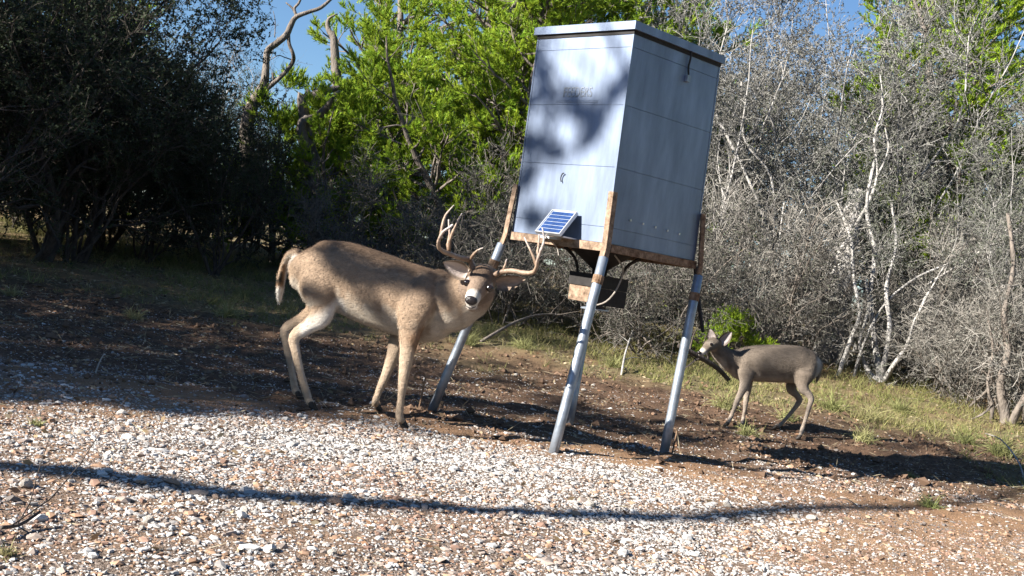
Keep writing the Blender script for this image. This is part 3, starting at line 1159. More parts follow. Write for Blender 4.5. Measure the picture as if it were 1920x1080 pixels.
def antler(parent, lines):
    parts = []
    for pts, r0, r1 in lines:
        W = [at(*p) for p in pts]
        n = len(W)
        rr = [(r0 + (r1 - r0) * (i / (n - 1)) ** 1.2) * .84 for i in range(n)]
        V, F = path(W, rr, 9, 5)
        tt = np.repeat(np.linspace(0, 1, len(V) // 9), 9)
        tipy = sstep(.55, 1, tt)[:, None]
        c0, c1 = np.array([.17, .11, .075]), np.array([.52, .46, .44])
        mid = sstep(.1, .5, tt)[:, None]
        col = c0 * (1 - mid) + np.array([.30, .215, .155]) * mid
        V = V + rng.normal(0, .0009, V.shape)
        parts.append((V, F, col * (1 - tipy) + c1 * tipy))
    V, F, C = join(parts)
    return wpart('antler', V, F, M['antler'], parent, True, C)


antler(tb, [
    ([(889, 507, 6.52), (884, 494, 6.52), (879, 487, 6.51), (864, 484, 6.47), (846, 477, 6.42), (829, 470, 6.37), (822, 460, 6.33), (824, 447, 6.29), (832, 434, 6.26), (842, 427, 6.24), (849, 421, 6.23)], .021, .006),
    ([(881, 487, 6.50), (889, 476, 6.47), (896, 469, 6.46), (905, 465, 6.46)], .012, .003),
    ([(826, 448, 6.30), (829, 425, 6.31), (836, 403, 6.33), (851, 385, 6.35)], .013, .003),
    ([(842, 474, 6.41), (840, 458, 6.43), (843, 438, 6.44), (841, 412, 6.45)], .012, .004),
    ([(842, 470, 6.41), (845, 446, 6.38), (855, 422, 6.37), (866, 400, 6.38)], .012, .003),
])
antler(tb, [
    ([(914, 513, 6.52), (926, 516, 6.51), (940, 510, 6.48), (962, 508, 6.44), (985, 512, 6.39), (1000, 510, 6.35), (1006, 500, 6.32), (1008, 487, 6.29), (1014, 470, 6.27), (1020, 450, 6.26), (1017, 427, 6.26)], .021, .005),
    ([(943, 509, 6.47), (947, 498, 6.46), (950, 486, 6.46)], .011, .004),
    ([(1006, 497, 6.32), (1001, 483, 6.32), (993, 466, 6.33), (983, 445, 6.35)], .013, .003),
    ([(1008, 493, 6.31), (1008, 475, 6.35), (1010, 455, 6.37), (1011, 440, 6.38)], .012, .003),
])

# ---- the doe
GREY, GDARK = np.array([.185, .15, .12]), np.array([.095, .077, .063])
dl = {k: gp(*v) for k, v in dict(fn=(1364, 797), ff=(1390, 801), hn=(1500, 820), hf=(1454, 807)).items()}


def doe_paint(P, Nn):
    px, py = to_px(P)
    n = len(P)
    C = np.tile(GREY, (n, 1))

    def put(c, m):
        nonlocal C
        m = np.clip(m, 0, 1)[:, None]
        C = C * (1 - m) + c * m
    u = (vn(P[:, 0] * 3 + P[:, 2], P[:, 1] * 3 + P[:, 2] * 2, .09, 72) - .5) * .3
    put(GDARK, sstep(.3, .9, Nn[:, 2] + u) * .8)
    put(np.array([.42, .36, .30]), sstep(.35, .85, -Nn[:, 2] + u) * (P[:, 2] > .35))
    put(np.array([.36, .30, .25]), sstep(.48, .36, P[:, 2]) * .8)
    d1, _ = segdist(P, at(1534, 680, 9.6), at(1526, 718, 9.6))
    put(WHITE, sstep(.06, .02, d1) * .55)
    m1 = np.linalg.norm(P - at(1316, 662, 9.36), axis=1)
    put(WHITE * .9, sstep(.05, .03, m1))
    for e in ((1332, 647, 9.40),):
        de = np.linalg.norm(P - at(*e), axis=1)
        put(np.array([.30, .27, .23]), sstep(.04, .02, de) * .5)
    d4, _ = segdist(P, at(1335, 668, 9.45), at(1352, 684, 9.5))
    put(WHITE * .8, sstep(.05, .02, d4) * .6)
    return C * (1 + u[:, None] * .5)


doe = dict(
    lat=(.05, 1, 0), fwd=(-1, .05), s=.85, voxel=.0085, smooth=10, hairs=35000, paint=doe_paint,
    torso=[((1532, 668), (1531, 706), .06, 9.66), ((1519, 656), (1516, 716), .105, 9.65), ((1495, 648), (1490, 719), .13, 9.64), ((1458, 646), (1455, 717), .145, 9.63), ((1425, 647), (1420, 716), .145, 9.62),
           ((1400, 651), (1396, 715), .125, 9.61), ((1380, 659), (1379, 712), .10, 9.60)],
    lofts=[
        [(1390, 682, 9.60, .10, .12), (1370, 676, 9.57, .08, .098), (1354, 664, 9.53, .065, .075), (1343, 653, 9.50, .055, .06)],
        [(1530, 668, 9.70, .025, .02), (1535, 684, 9.72, .03, .02), (1534, 704, 9.72, .028, .018), (1531, 718, 9.72, .008, .007)],
        [(1402, 664, 9.56, .04, .06), (1397, 690, 9.54, .06, .085), (1398, 712, 9.53, .045, .06)],
        [(1512, 670, 9.60, .05, .08), (1507, 698, 9.565, .06, .10), (1503, 720, 9.55, .042, .06)],
    ],
    legs=[
        dict(secs=[(1400, 700, 9.49, .04, .07), (1396, 722, 9.49, .032, .042), (1389, 738, 9.49, .025, .03), (1382, 752, 9.49, .022, .025), (1376, 768, 9.49, .017, .018), (1370, 783, 9.49, .018, .02)], foot=dl['fn']),
        dict(secs=[(1402, 702, 9.72, .04, .065), (1402, 724, 9.72, .03, .038), (1400, 742, 9.72, .024, .027), (1398, 757, 9.72, .021, .023), (1396, 772, 9.72, .016, .017), (1393, 788, 9.71, .017, .019)], foot=dl['ff']),
        dict(secs=[(1508, 700, 9.53, .045, .085), (1505, 725, 9.52, .035, .05), (1515, 738, 9.515, .026, .032), (1521, 748, 9.51, .021, .027), (1517, 764, 9.51, .018, .021), (1510, 787, 9.51, .016, .018), (1504, 806, 9.51, .018, .02)], foot=dl['hn']),
        dict(secs=[(1496, 702, 9.74, .045, .08), (1483, 726, 9.75, .033, .046), (1494, 741, 9.75, .025, .03), (1499, 751, 9.75, .021, .026), (1488, 768, 9.75, .017, .02), (1473, 786, 9.74, .016, .017), (1461, 798, 9.73, .017, .018)], foot=dl['hf']),
    ],
    head_lat=((1326, 640, 9.42), (1344, 648, 9.46)),
    head=[(1346, 651, 9.52, .048, .056), (1339, 645, 9.47, .056, .06), (1331, 648, 9.43, .05, .052), (1323, 655, 9.39, .036, .038), (1317, 661, 9.36, .028, .03), (1313, 664, 9.34, .022, .022)],
)
td = deer('white_tailed_doe', 'smaller grey antlerless deer walking left in front of the right brush', doe, np.array([2.2, 9.62, 0.0]))
wpart('eye', *ellipsoid(at(1334, 645.5, 9.375), (.013, .01, .012)), M['eye'], td, True)
wpart('eye', *ellipsoid(at(1321, 645, 9.425), (.011, .01, .011)), M['eye'], td, True)
wpart('nose', *ellipsoid(at(1311, 661, 9.325), (.018, .016, .014)), M['nose'], td, True)
build_ear('ear', at(1337, 640, 9.45), at(1331, 616, 9.46), np.array([-.5, -1, 0]), .075, td, M['fur'], np.array([.30, .26, .25]), np.array([.13, .105, .09]))
build_ear('ear', at(1350, 645, 9.46), at(1372, 622, 9.46), np.array([-.1, -1, -.1]), .080, td, M['fur'], np.array([.34, .30, .30]), np.array([.13, .105, .09]))


# ------------------------------------------------------------------ trees and brush
def quads_only(V, F, C=None):
    return V, F, C


def tri_to_mesh(name, Vq, Fq, Cq, mname):
    me = rawmesh(name, Vq, Fq, Cq)
    me.materials.append(M[mname])
    return me


def juniper_kind(i, H, spread, nstem=2, nl=34, dead=.14, dens=46, leafcol=(.27, .39, .036)):
    reseed(200 + i)
    S0 = np.stack([rng.normal(0, .12, nstem), rng.normal(0, .12, nstem), np.full(nstem, -.1)], 1)
    D0 = np.stack([rng.normal(0, .22, nstem), rng.normal(0, .22, nstem), np.ones(nstem)], 1)
    P = walk(S0, D0, H * rng.uniform(.85, 1.05, nstem), 14, .10, .12)
    Rr = np.linspace(.085, .012, 14)[None] * np.ones((nstem, 1)) * (H / 4)
    L1, R1, t1 = branch(P, Rr, nl, .10, .98, spread, 1.25, 8, .16, .07, .5, .3, .62)
    L2, R2, t2 = branch(L1, R1, 7, .32, 1, spread * .36, .8, 5, .16, .10, .6, .4, .35)
    tp = np.repeat(t1, 7)
    live = (rng.uniform(size=len(L2)) > np.clip((dead - tp) / dead, 0, 1) * .9 + .05)
    trunk = join([tubes(P, Rr, 8), tubes(L1, R1, 5)])
    tm = rawmesh('juniper_trunk', trunk[0], trunk[1], None, True)
    tm.materials.append(M['bark'])
    D2 = L2[~live]
    d3, r3, _ = branch(D2, R2[~live], 7, .15, 1, .35, .8, 4, .25, -.02, .6, .4) if len(D2) else (L2[:1], R2[:1], 0)
    dv, df = tubes(L2, R2, 3)
    ev, ef = tubes(d3, r3, 3)
    dj = join([(dv, df, np.array([.17, .14, .12])), (ev, ef, np.array([.24, .215, .195]))])
    dm = rawmesh('juniper_twigs', dj[0], dj[1], dj[2])
    dm.materials.append(M['twig'])
    Lv, Rv = L2[live], R2[live]
    L3, R3, t3 = branch(Lv, Rv, 10, .3, 1, .20, .65, 4, .13, .16, .5, .4, .3)
    # sprays of scale foliage round each branchlet
    n = len(L3)
    k = dens
    t = rng.uniform(.05, 1, (n, k)) * 3
    a = np.minimum(t.astype(int), 2)
    f = (t - a)[..., None]
    ar = np.arange(n)[:, None]
    p = L3[ar, a] * (1 - f) + L3[ar, a + 1] * f
    tg = unit(L3[ar, a + 1] - L3[ar, a])
    dirs = unit(tg * .9 + rng.normal(size=(n, k, 3)) * .42 + np.array([0, 0, .25]))
    tone = rng.normal(1, .16, (n, 1, 1)) * rng.normal(1, .16, (n, k, 1))
    hue = rng.uniform(-.25, .35, (n, 1, 1))
    c = np.array(leafcol) * tone * np.concatenate([1 + hue * .7, 1 + hue * .2, 1 + 0 * hue], -1)
    V, F, C = blades(p.reshape(-1, 3), dirs.reshape(-1, 3), rng.uniform(.032, .075, n * k), rng.uniform(.009, .014, n * k), np.clip(c.reshape(-1, 3), .005, 1), quad=False)
    fm = rawmesh('juniper_foliage', V, F, C)
    fm.materials.append(M['leaf'])
    return dict(trunk=tm, twigs=dm, foliage=fm)


def brush_kind(i, H, nst=7, spread=.35, twigcol=(.28, .27, .26), leafcol=(.17, .168, .148), leaves=12, stemr=.032, bark='barkpale', n1=9, n2=8, n3=7, leafsz=.03, lean=.3):
    reseed(300 + i)
    S0 = np.stack([rng.normal(0, .14, nst), rng.normal(0, .14, nst), np.full(nst, -.08)], 1)
    D0 = np.stack([rng.normal(0, lean, nst), rng.normal(0, lean, nst), np.ones(nst)], 1)
    P = walk(S0, D0, H * rng.uniform(.65, 1.05, nst), 14, .15, .06)
    Rr = np.linspace(1, .2, 14)[None] * rng.uniform(.5, 1.15, (nst, 1)) * stemr
    L1, R1, t1 = branch(P, Rr, n1, .12, .97, H * spread, .75, 8, .22, .06, .55, .25, .45)
    L2, R2, t2 = branch(L1, R1, n2, .15, 1, H * spread * .45, .75, 5, .25, .03, .6, .35, .4)
    L3, R3, t3 = branch(L2, R2, n3, .1, 1, .26, .75, 3, .25, .02, .6, .5, .3)
    st = join([tubes(P, Rr, 8), tubes(L1, R1, 5)])
    sm = rawmesh('stems', st[0], st[1], None, True)
    sm.materials.append(M[bark])
    a, af = tubes(L2, R2, 3)
    b_, bf = tubes(L3, np.maximum(R3, .0022), 3)
    tc = np.array(twigcol)
    ca = np.repeat(tc * rng.uniform(.6, 1.3, (len(L2), 1)), 15, 0)
    cb = np.repeat(tc * rng.uniform(.5, 1.35, (len(L3), 1)), 9, 0)
    tj = join([(a, af, ca), (b_, bf, cb)])
    wm = rawmesh('twigs', tj[0], tj[1], tj[2])
    wm.materials.append(M['twig'])
    r = dict(stems=sm, twigs=wm)
    if leaves:
        n = len(L3)
        t = rng.uniform(.2, 1, (n, leaves)) * 2
        k = np.minimum(t.astype(int), 1)
        f = (t - k)[..., None]
        ar = np.arange(n)[:, None]
        p = (L3[ar, k] * (1 - f) + L3[ar, k + 1] * f).reshape(-1, 3)
        d = rand_unit(len(p)) + np.array([0, 0, .2])
        tone = np.repeat(rng.normal(1, .25, (n, 1)), leaves, 0) * rng.normal(1, .2, (len(p), 1))
        V, F, C = blades(p, d, rng.uniform(.6, 1.3, len(p)) * leafsz, rng.uniform(.4, .7, len(p)) * leafsz, np.clip(np.array(leafcol) * tone, .006, 1))
        lm = rawmesh('foliage', V, F, C)
        lm.materials.append(M['leaf'])
        r['foliage'] = lm
    return r


J = [juniper_kind(0, 5.6, 1.7, 2, 36), juniper_kind(1, 4.2, 1.5, 2, 34), juniper_kind(2, 6.4, 1.9, 1, 52, dead=.2), juniper_kind(3, 2.2, .8, 2, 22, dead=.1, dens=26), juniper_kind(4, 1.1, .95, 3, 7, dead=.05, dens=26)]
B = [brush_kind(0, 5.0, 7, .34, leaves=12), brush_kind(1, 4.6, 6, .38, leaves=12, leafcol=(.15, .16, .125)), brush_kind(2, 5.4, 5, .36, leaves=9, n1=10),
     brush_kind(3, 2.0, 9, .42, leaves=3, stemr=.018, n1=7, n2=6, n3=6, bark='bark', twigcol=(.28, .26, .235), lean=.6)]
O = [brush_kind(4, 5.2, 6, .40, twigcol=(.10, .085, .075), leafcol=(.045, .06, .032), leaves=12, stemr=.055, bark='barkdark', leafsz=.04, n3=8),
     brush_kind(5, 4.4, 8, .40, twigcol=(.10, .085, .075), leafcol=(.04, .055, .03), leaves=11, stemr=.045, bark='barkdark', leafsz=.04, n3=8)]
B.append(brush_kind(7, 2.0, 9, .42, leaves=3, stemr=.018, n1=7, n2=6, n3=6, bark='bark', twigcol=(.17, .155, .14), leafcol=(.10, .105, .08), lean=.6))  # darker copy of the low brush, shade put into its twig and leaf colours
BARE = brush_kind(6, 5.0, 4, .36, leaves=1, n1=9, n2=7, n3=5, twigcol=(.20, .17, .15), leafcol=(.12, .12, .08))


def plant(kind, name, label, px, d, sc=1.0, rz=0.0, cat='tree', group=None, xy=None):
    b_ = gx(px, d) if xy is None else np.array([xy[0], xy[1], float(gz(*xy))])
    t = thing(name, label, cat, b_, rz, sc, group)
    for k, me in kind.items():
        o = link(k, me, None, t)
        if k in ('twigs', 'foliage'):
            o['kind'] = 'stuff'
    return t


GL, GC, GR = 'dark oaks on the left', 'green junipers behind the clearing', 'grey brush along the right side'
# left, shaded live oaks
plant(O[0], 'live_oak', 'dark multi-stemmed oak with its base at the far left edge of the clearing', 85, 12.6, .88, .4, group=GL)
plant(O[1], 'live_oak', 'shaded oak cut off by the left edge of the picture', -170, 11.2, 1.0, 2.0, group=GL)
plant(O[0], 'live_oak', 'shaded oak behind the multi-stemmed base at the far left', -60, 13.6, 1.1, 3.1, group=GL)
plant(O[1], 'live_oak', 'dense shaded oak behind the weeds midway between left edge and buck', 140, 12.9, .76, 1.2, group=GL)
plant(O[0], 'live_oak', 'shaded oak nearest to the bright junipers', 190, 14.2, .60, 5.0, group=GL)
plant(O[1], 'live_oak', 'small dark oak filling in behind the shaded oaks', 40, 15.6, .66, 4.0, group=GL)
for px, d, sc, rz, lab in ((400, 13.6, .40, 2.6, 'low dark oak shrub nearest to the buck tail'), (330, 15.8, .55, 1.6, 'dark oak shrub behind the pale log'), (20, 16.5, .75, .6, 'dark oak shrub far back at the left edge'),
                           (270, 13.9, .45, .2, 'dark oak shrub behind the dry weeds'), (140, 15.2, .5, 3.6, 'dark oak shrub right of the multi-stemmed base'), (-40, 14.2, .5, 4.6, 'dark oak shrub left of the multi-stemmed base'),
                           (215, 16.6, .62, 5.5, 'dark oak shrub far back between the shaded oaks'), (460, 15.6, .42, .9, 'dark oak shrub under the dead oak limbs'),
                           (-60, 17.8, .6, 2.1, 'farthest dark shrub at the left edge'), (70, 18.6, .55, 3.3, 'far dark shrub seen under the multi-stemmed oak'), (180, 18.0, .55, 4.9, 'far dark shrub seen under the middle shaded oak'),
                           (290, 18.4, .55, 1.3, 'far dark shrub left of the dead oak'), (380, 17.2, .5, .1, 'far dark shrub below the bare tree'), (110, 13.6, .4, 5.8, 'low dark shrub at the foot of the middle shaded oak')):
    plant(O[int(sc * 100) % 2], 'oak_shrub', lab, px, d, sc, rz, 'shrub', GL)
plant(BARE, 'bare_tree', 'thin bare tree against the sky left of the dead limb', 405, 18.5, .9, .7)
# centre junipers
plant(J[3], 'juniper', 'small juniper with bright tips left of the buck rump', 525, 16.0, 1.1, .3, group=GC)
plant(J[1], 'juniper', 'bushy juniper directly below the sky gap', 575, 18.6, .62, 1.1, group=GC)
plant(J[1], 'juniper', 'juniper whose crown tops out beside the snag', 660, 18.2, .78, 2.4, group=GC)
plant(J[2], 'juniper', 'tall bright juniper rising right of the sky gap', 800, 17.8, .98, .2, group=GC)
plant(J[0], 'juniper', 'broad juniper above the buck antlers', 730, 16.9, .62, 3.6, group=GC)
plant(J[0], 'juniper', 'tall juniper touching the left side of the feeder hopper', 985, 16.4, .95, 5.1, group=GC)
plant(J[1], 'juniper', 'juniper between the left antler and the hopper', 900, 16.2, .86, 4.1, group=GC)
plant(J[1], 'juniper', 'low juniper spreading behind the buck back', 620, 16.6, .58, 5.0, group=GC)
plant(J[0], 'juniper', 'far juniper closing the gap left of the hopper top', 930, 19.5, 1.1, .4, group=GC)
plant(J[2], 'juniper', 'far tall juniper bordering the right side of the sky gap', 745, 20.2, 1.05, 3.0, group=GC)
plant(J[0], 'juniper', 'far tall juniper filling the top edge left of the hopper', 860, 21.5, 1.3, 1.0, group=GC)
plant(J[2], 'juniper', 'juniper seen over the feeder lid', 1150, 18.6, 1.0, 1.9, group=GC)
plant(J[0], 'juniper', 'juniper behind the far right corner of the feeder lid', 1275, 20.5, 1.05, 4.4, group=GC)
plant(J[1], 'juniper', 'low juniper hidden behind the feeder hopper', 1100, 16.6, .8, .9, group=GC)
plant(J[0], 'juniper', 'far juniper filling the gap above the buck withers', 880, 20.0, 1.1, 2.2, group=GC)
# dead brush at their feet
for px, d, sc, rz, lab in ((620, 14.6, .75, .4, 'dead grey brush above the buck back'), (740, 14.3, .8, 2.2, 'dead grey brush behind the buck withers'),
                           (850, 14.2, .95, 3.9, 'dead grey brush behind the left antler'), (945, 13.6, .85, 5.2, 'dead grey brush behind the left feeder leg'),
                           (1040, 13.9, .85, 1.4, 'dead grey brush under the feeder spinner housing'), (1130, 13.2, .8, .1, 'arching dark brush seen between the feeder legs'),
                           (1215, 12.9, .85, 2.9, 'arching brush behind the right feeder leg'), (1290, 13.6, .9, 4.6, 'twiggy brush behind the doe head')):
    plant(B[4], 'dead_brush', lab, px, d, sc, rz, 'brush', 'dead brush under the junipers')
# right side
plant(B[0], 'grey_tree', 'leafless grey tree against the right edge of the hopper', 1350, 15.6, 1.0, .2, group=GR)
plant(B[2], 'grey_tree', 'tall grey tree right of the hopper with sky showing in its top', 1430, 17.4, 1.05, 1.3, group=GR)
plant(B[1], 'grey_tree', 'grey tree directly above the doe rump', 1510, 16.0, 1.05, 2.4, group=GR)
plant(B[0], 'grey_tree', 'grey tree left of the tall corner juniper', 1610, 16.4, 1.05, 3.7, group=GR)
plant(B[2], 'grey_tree', 'grey tree under the tall corner juniper', 1720, 15.4, .70, 4.9, group=GR)
plant(B[1], 'grey_tree', 'grey-green tree right of the pale multi-stemmed trunks', 1800, 14.6, .70, .8, group=GR)
plant(B[0], 'grey_tree', 'grey-green tree at the right edge of the picture', 1925, 13.6, .64, 5.6, group=GR)
plant(B[1], 'grey_tree', 'grey-green tree cut off by the right edge of the picture', 2020, 12.8, .64, 3.0, group=GR)
plant(B[2], 'grey_tree', 'far grey tree behind the hopper right edge', 1385, 20.5, 1.15, 5.3, group=GR)
plant(B[1], 'grey_tree', 'far grey tree at top right of the hopper', 1560, 21.0, 1.2, 4.1, group=GR)
plant(B[0], 'grey_tree', 'far grey tree left of the corner junipers', 1640, 20.0, 1.25, 2.2, group=GR)
plant(J[0], 'juniper', 'far juniper between the two corner junipers', 1830, 20.5, 1.35, 3.9, group='junipers at upper right')
plant(J[2], 'juniper', 'tall dark green juniper left in the upper right corner', 1740, 16.8, 1.0, 2.8, group='junipers at upper right')
plant(J[0], 'juniper', 'tall juniper at the upper right edge of the picture', 1895, 16.6, 1.08, .6, group='junipers at upper right')
plant(J[3], 'juniper', 'sparse bright juniper sprigs among the grey twigs at right', 1685, 16.3, .95, 3.3, group='junipers at upper right')
plant(J[4], 'juniper', 'low bright green juniper sprawling behind the doe head', 1366, 12.9, .52, 1.7)
for px, d, sc, rz, lab in ((1500, 14.2, .8, 5.0, 'low grey brush behind the doe rump'), (1750, 13.9, .8, 2.0, 'low grey brush right of the pale trunks'),
                           (1830, 13.0, .75, .9, 'low dark brush left of the right edge trunks'),
                           (1690, 14.8, 1.2, 3.5, 'tall grey brush behind the pale crooked stems'), (1440, 14.4, 1.1, 1.1, 'grey brush above the doe back'),
                           (1870, 14.0, 1.2, 4.4, 'tall grey brush behind the twin trunks'), (1960, 12.6, 1.0, 2.7, 'grey brush cut by the right edge of the picture'), (1340, 14.6, 1.2, 5.7, 'grey brush right of the hopper corner')):
    plant(B[3], 'low_brush', lab, px, d, sc, rz, 'brush', 'low brush on the right bank')


reseed(107)


# pale multi-stemmed trunks on the right
def stems(name, label, base_px, d, lines, m, cat='tree', rscale=.85):
    t = thing(name, label, cat, gx(base_px, d))
    for pts, r0, r1 in lines:
        W = [at(px, py, d + dd) for px, py, dd in pts]
        n = len(W)
        V, F = path(W, [(r0 + (r1 - r0) * i / (n - 1)) * rscale for i in range(n)], 9, 4)
        V = V + rng.normal(0, .004, V.shape)
        wpart('stem', V, F, m, t, True)
    return t


stems('multi_stemmed_tree', 'cluster of pale crooked stems right of the doe', 1650, 13.8, [
    ([(1655, 722, 0), (1648, 690, 0), (1640, 640, .1), (1632, 560, .2), (1640, 470, .3), (1625, 390, .5), (1640, 300, .6)], .060, .018),
    ([(1652, 715, 0), (1660, 670, -.1), (1668, 610, -.1), (1662, 540, 0), (1680, 460, .1), (1672, 380, .2)], .045, .014),
    ([(1655, 718, 0), (1675, 685, -.2), (1700, 650, -.3), (1712, 610, -.3), (1735, 560, -.2), (1770, 500, 0)], .036, .010),
    ([(1648, 715, 0), (1625, 690, .1), (1612, 640, .1), (1628, 580, .1), (1622, 520, .2)], .034, .012),
    ([(1565, 725, 0), (1580, 680, -.1), (1600, 625, -.2), (1612, 585, -.2), (1600, 520, -.1), (1596, 450, 0), (1570, 380, .2)], .036, .013),
    ([(1600, 720, .1), (1605, 690, .1), (1622, 640, 0), (1640, 600, 0), (1668, 560, 0), (1720, 520, .1), (1790, 490, .2)], .026, .007),
    ([(1530, 700, .4), (1528, 640, .4), (1512, 570, .4), (1500, 520, .5), (1492, 470, .6), (1470, 400, .7)], .034, .012),
    ([(1478, 680, .6), (1472, 610, .6), (1468, 540, .6), (1460, 470, .7), (1470, 380, .8)], .026, .010),
], M['barkpale'])
stems('multi_stemmed_tree', 'grey twin trunks standing at the right edge', 1880, 12.3, [
    ([(1885, 815, 0), (1884, 770, 0), (1876, 720, 0), (1890, 660, 0), (1882, 590, .1), (1900, 500, .2), (1890, 400, .3)], .065, .022),
    ([(1890, 815, 0), (1905, 775, -.1), (1925, 735, -.1), (1940, 680, 0), (1960, 600, 0)], .050, .020),
    ([(1855, 812, .1), (1860, 765, .1), (1852, 720, .1), (1862, 660, .2), (1850, 580, .3)], .032, .012),
    ([(1862, 760, 0), (1840, 778, -.1), (1815, 788, -.1)], .012, .006),
], M['bark'])
stems('pale_sapling', 'slender pale saplings beside the hopper right edge', 1420, 15.0, [
    ([(1432, 640, 0), (1438, 560, 0), (1448, 480, 0), (1425, 390, .1), (1400, 330, .1), (1350, 230, .2)], .034, .016),
    ([(1452, 640, .2), (1444, 560, .2), (1452, 450, .2), (1445, 330, .3), (1395, 260, .4), (1390, 150, .5)], .026, .010),
    ([(1490, 640, .1), (1498, 560, .1), (1490, 480, .2), (1440, 400, .3), (1340, 345, .4)], .020, .010),
], M['barkpale'])
stems('bent_sapling', 'pale forked sapling rising above the thick old trunk', 1600, 14.6, [
    ([(1580, 470, 0), (1600, 430, 0), (1630, 375, 0), (1645, 330, 0), (1640, 260, .1), (1655, 200, .2), (1650, 140, .3)], .026, .010),
    ([(1592, 440, 0), (1607, 395, 0), (1612, 370, 0), (1635, 350, 0)], .016, .010),
    ([(1645, 330, 0), (1665, 285, 0), (1660, 240, 0)], .014, .008),
], M['barkpale'])
# thick old juniper trunk
t = thing('old_trunk', 'thick old shaggy trunk behind the doe rump', 'tree', gx(1560, 15.0))
Vt, Ft = path([at(1548, 690, 15), at(1556, 640, 15), at(1562, 590, 15), at(1570, 545, 15), at(1580, 500, 15.05), at(1592, 440, 15.2), at(1606, 360, 15.3)], [.26, .20, .19, .19, .16, .13, .09], 22, 8)
ctr = Vt.mean(0)
ang = np.arctan2(Vt[:, 1] - ctr[1], Vt[:, 0] - ctr[0] - (Vt[:, 2] - ctr[2]) * .02)
Vt = Vt + rng.normal(0, .007, Vt.shape) + (np.sin(ang * 9) * .012)[:, None] * np.stack([np.cos(ang), np.sin(ang), 0 * ang], 1)
wpart('trunk', Vt, Ft, M['barkpale'], t, True)
for pts, r0 in (([(1578, 505, 15), (1555, 480, 14.9), (1530, 455, 14.8), (1500, 450, 14.8)], .05), ([(1560, 590, 14.85), (1545, 545, 14.8), (1578, 560, 14.75), (1600, 520, 14.75)], .03)):
    wpart('limb', *path([at(*p) for p in pts], list(np.linspace(r0, r0 * .3, 4)), 8), M['bark'], t, True)

# dead tree with crooked limbs against the sky, and its broken neighbours
t = thing('dead_oak', 'dead oak with crooked bare limbs against the blue sky', 'tree', gx(470, 16.2))
DD = 16.0
for pts, rr in (
        ([(478, 440, 0), (470, 340, 0), (462, 250, 0), (472, 200, 0), (494, 160, 0), (499, 120, 0), (502, 95, 0), (520, 80, -.1), (537, 65, -.1), (545, 48, -.1), (555, 32, -.1), (580, 22, -.1), (602, 14, -.1), (625, -6, 0)], [.17, .15, .13, .12, .085, .062, .062, .06, .06, .055, .045, .036, .034, .026]),
        ([(541, 62, -.1), (542, 82, -.1), (549, 100, -.1), (550, 113, 0), (540, 130, 0), (520, 150, 0), (495, 172, 0), (470, 205, 0)], [.032, .034, .034, .04, .038, .042, .05, .06]),
        ([(556, 30, -.1), (552, 16, -.1), (560, 6, -.1), (566, -8, -.1)], [.03, .026, .024, .02]),
        ([(553, 24, -.1), (547, 14, -.1), (536, 5, -.1)], [.022, .018, .012]),
        ([(550, 113, 0), (535, 108, 0), (522, 104, 0), (508, 112, 0)], [.012, .01, .009, .006]),
        ([(513, 150, 0), (511, 138, 0), (512, 139, 0)], [.026, .022, .018]),
        ([(515, 70, 0), (516, 40, 0), (512, 20, 0)], [.01, .008, .004])):
    wpart('limb', *path([at(px, py, DD + dd) for px, py, dd in pts], [r_ * .74 for r_ in rr], 9, 4), M['bark'], t, True)
t = thing('snag', 'pale broken snag poking up above the junipers', 'tree', gx(640, 19.0))
wpart('trunk', *path([at(650, 360, 19), at(642, 250, 19), at(630, 130, 19), at(626, 72, 19), at(618, 60, 19), at(614, 46, 19), at(617, 34, 19), at(633, 26, 19)], [.12, .10, .08, .062, .05, .036, .024, .008], 7, 2), M['bark'], t, True)
for lab, pts, rr in (('upper broken dead limb slanting across the left junipers', [(566, 190, 15.7), (585, 183, 15.7), (602, 172, 15.7), (620, 168, 15.7), (636, 164, 15.7)], [.07, .075, .07, .05, .03]),
                     ('lower forked dead limb slanting across the left junipers', [(565, 240, 15.6), (590, 222, 15.6), (612, 202, 15.6), (625, 180, 15.6), (640, 170, 15.6)], [.07, .06, .05, .03, .018])):
    p0 = gx(pts[0][0] + 14, 15.8)
    t = thing('dead_limb', lab, 'limb', p0, group='broken dead limbs')
    W = [p0 - np.array([0, 0, .05]), p0 + np.array([-.05, 0, 1.0])] + [at(*p) for p in pts]
    wpart('wood', *path(W, [.09, .09] + rr, 9, 4), M['bark'], t, True)

# one mass of trees far behind
reseed(106)
far = []
tw, tws = [], []
for k in range(26):
    px = rng.uniform(-700, 2700)
    d = rng.uniform(24, 38)
    b_ = gx(px, d)
    src = [J[0], B[0], O[0], J[2], B[2]][k % 5]['foliage']
    n = len(src.vertices)
    co = np.empty(n * 3); src.vertices.foreach_get('co', co)
    cl = np.empty(n * 4); src.color_attributes['Col'].data.foreach_get('color', cl)
    kk = len(src.polygons[0].vertices); co = co.reshape(-1, kk, 3); cl = cl.reshape(-1, kk, 4)[:, :, :3]
    if kk == 3:
        co, cl = co[:, [0, 1, 2, 2]], cl[:, [0, 1, 2, 2]]
        co[:, 3] = co[:, 2] + (co[:, 1] - co[:, 0]) * .5
    sel = rng.choice(len(co), 2000, replace=False)
    c = co[sel]
    mid = c.mean(1, keepdims=True)
    c = mid + (c - mid) * 3.8
    s = (d / 24) * rng.uniform(.8, 1.0)
    if 300 < px < 720: s *= .42
    far.append((c.reshape(-1, 3) * s + b_, np.arange(len(sel) * 4).reshape(-1, 4), cl[sel].reshape(-1, 3)))
V, F, C = join(far)
tag(link('distant_woods', rawmesh('distant_woods', V, F, C), M['leaf']), 'far mass of mixed juniper and oak woods behind the clearing', 'woods', kind='stuff')

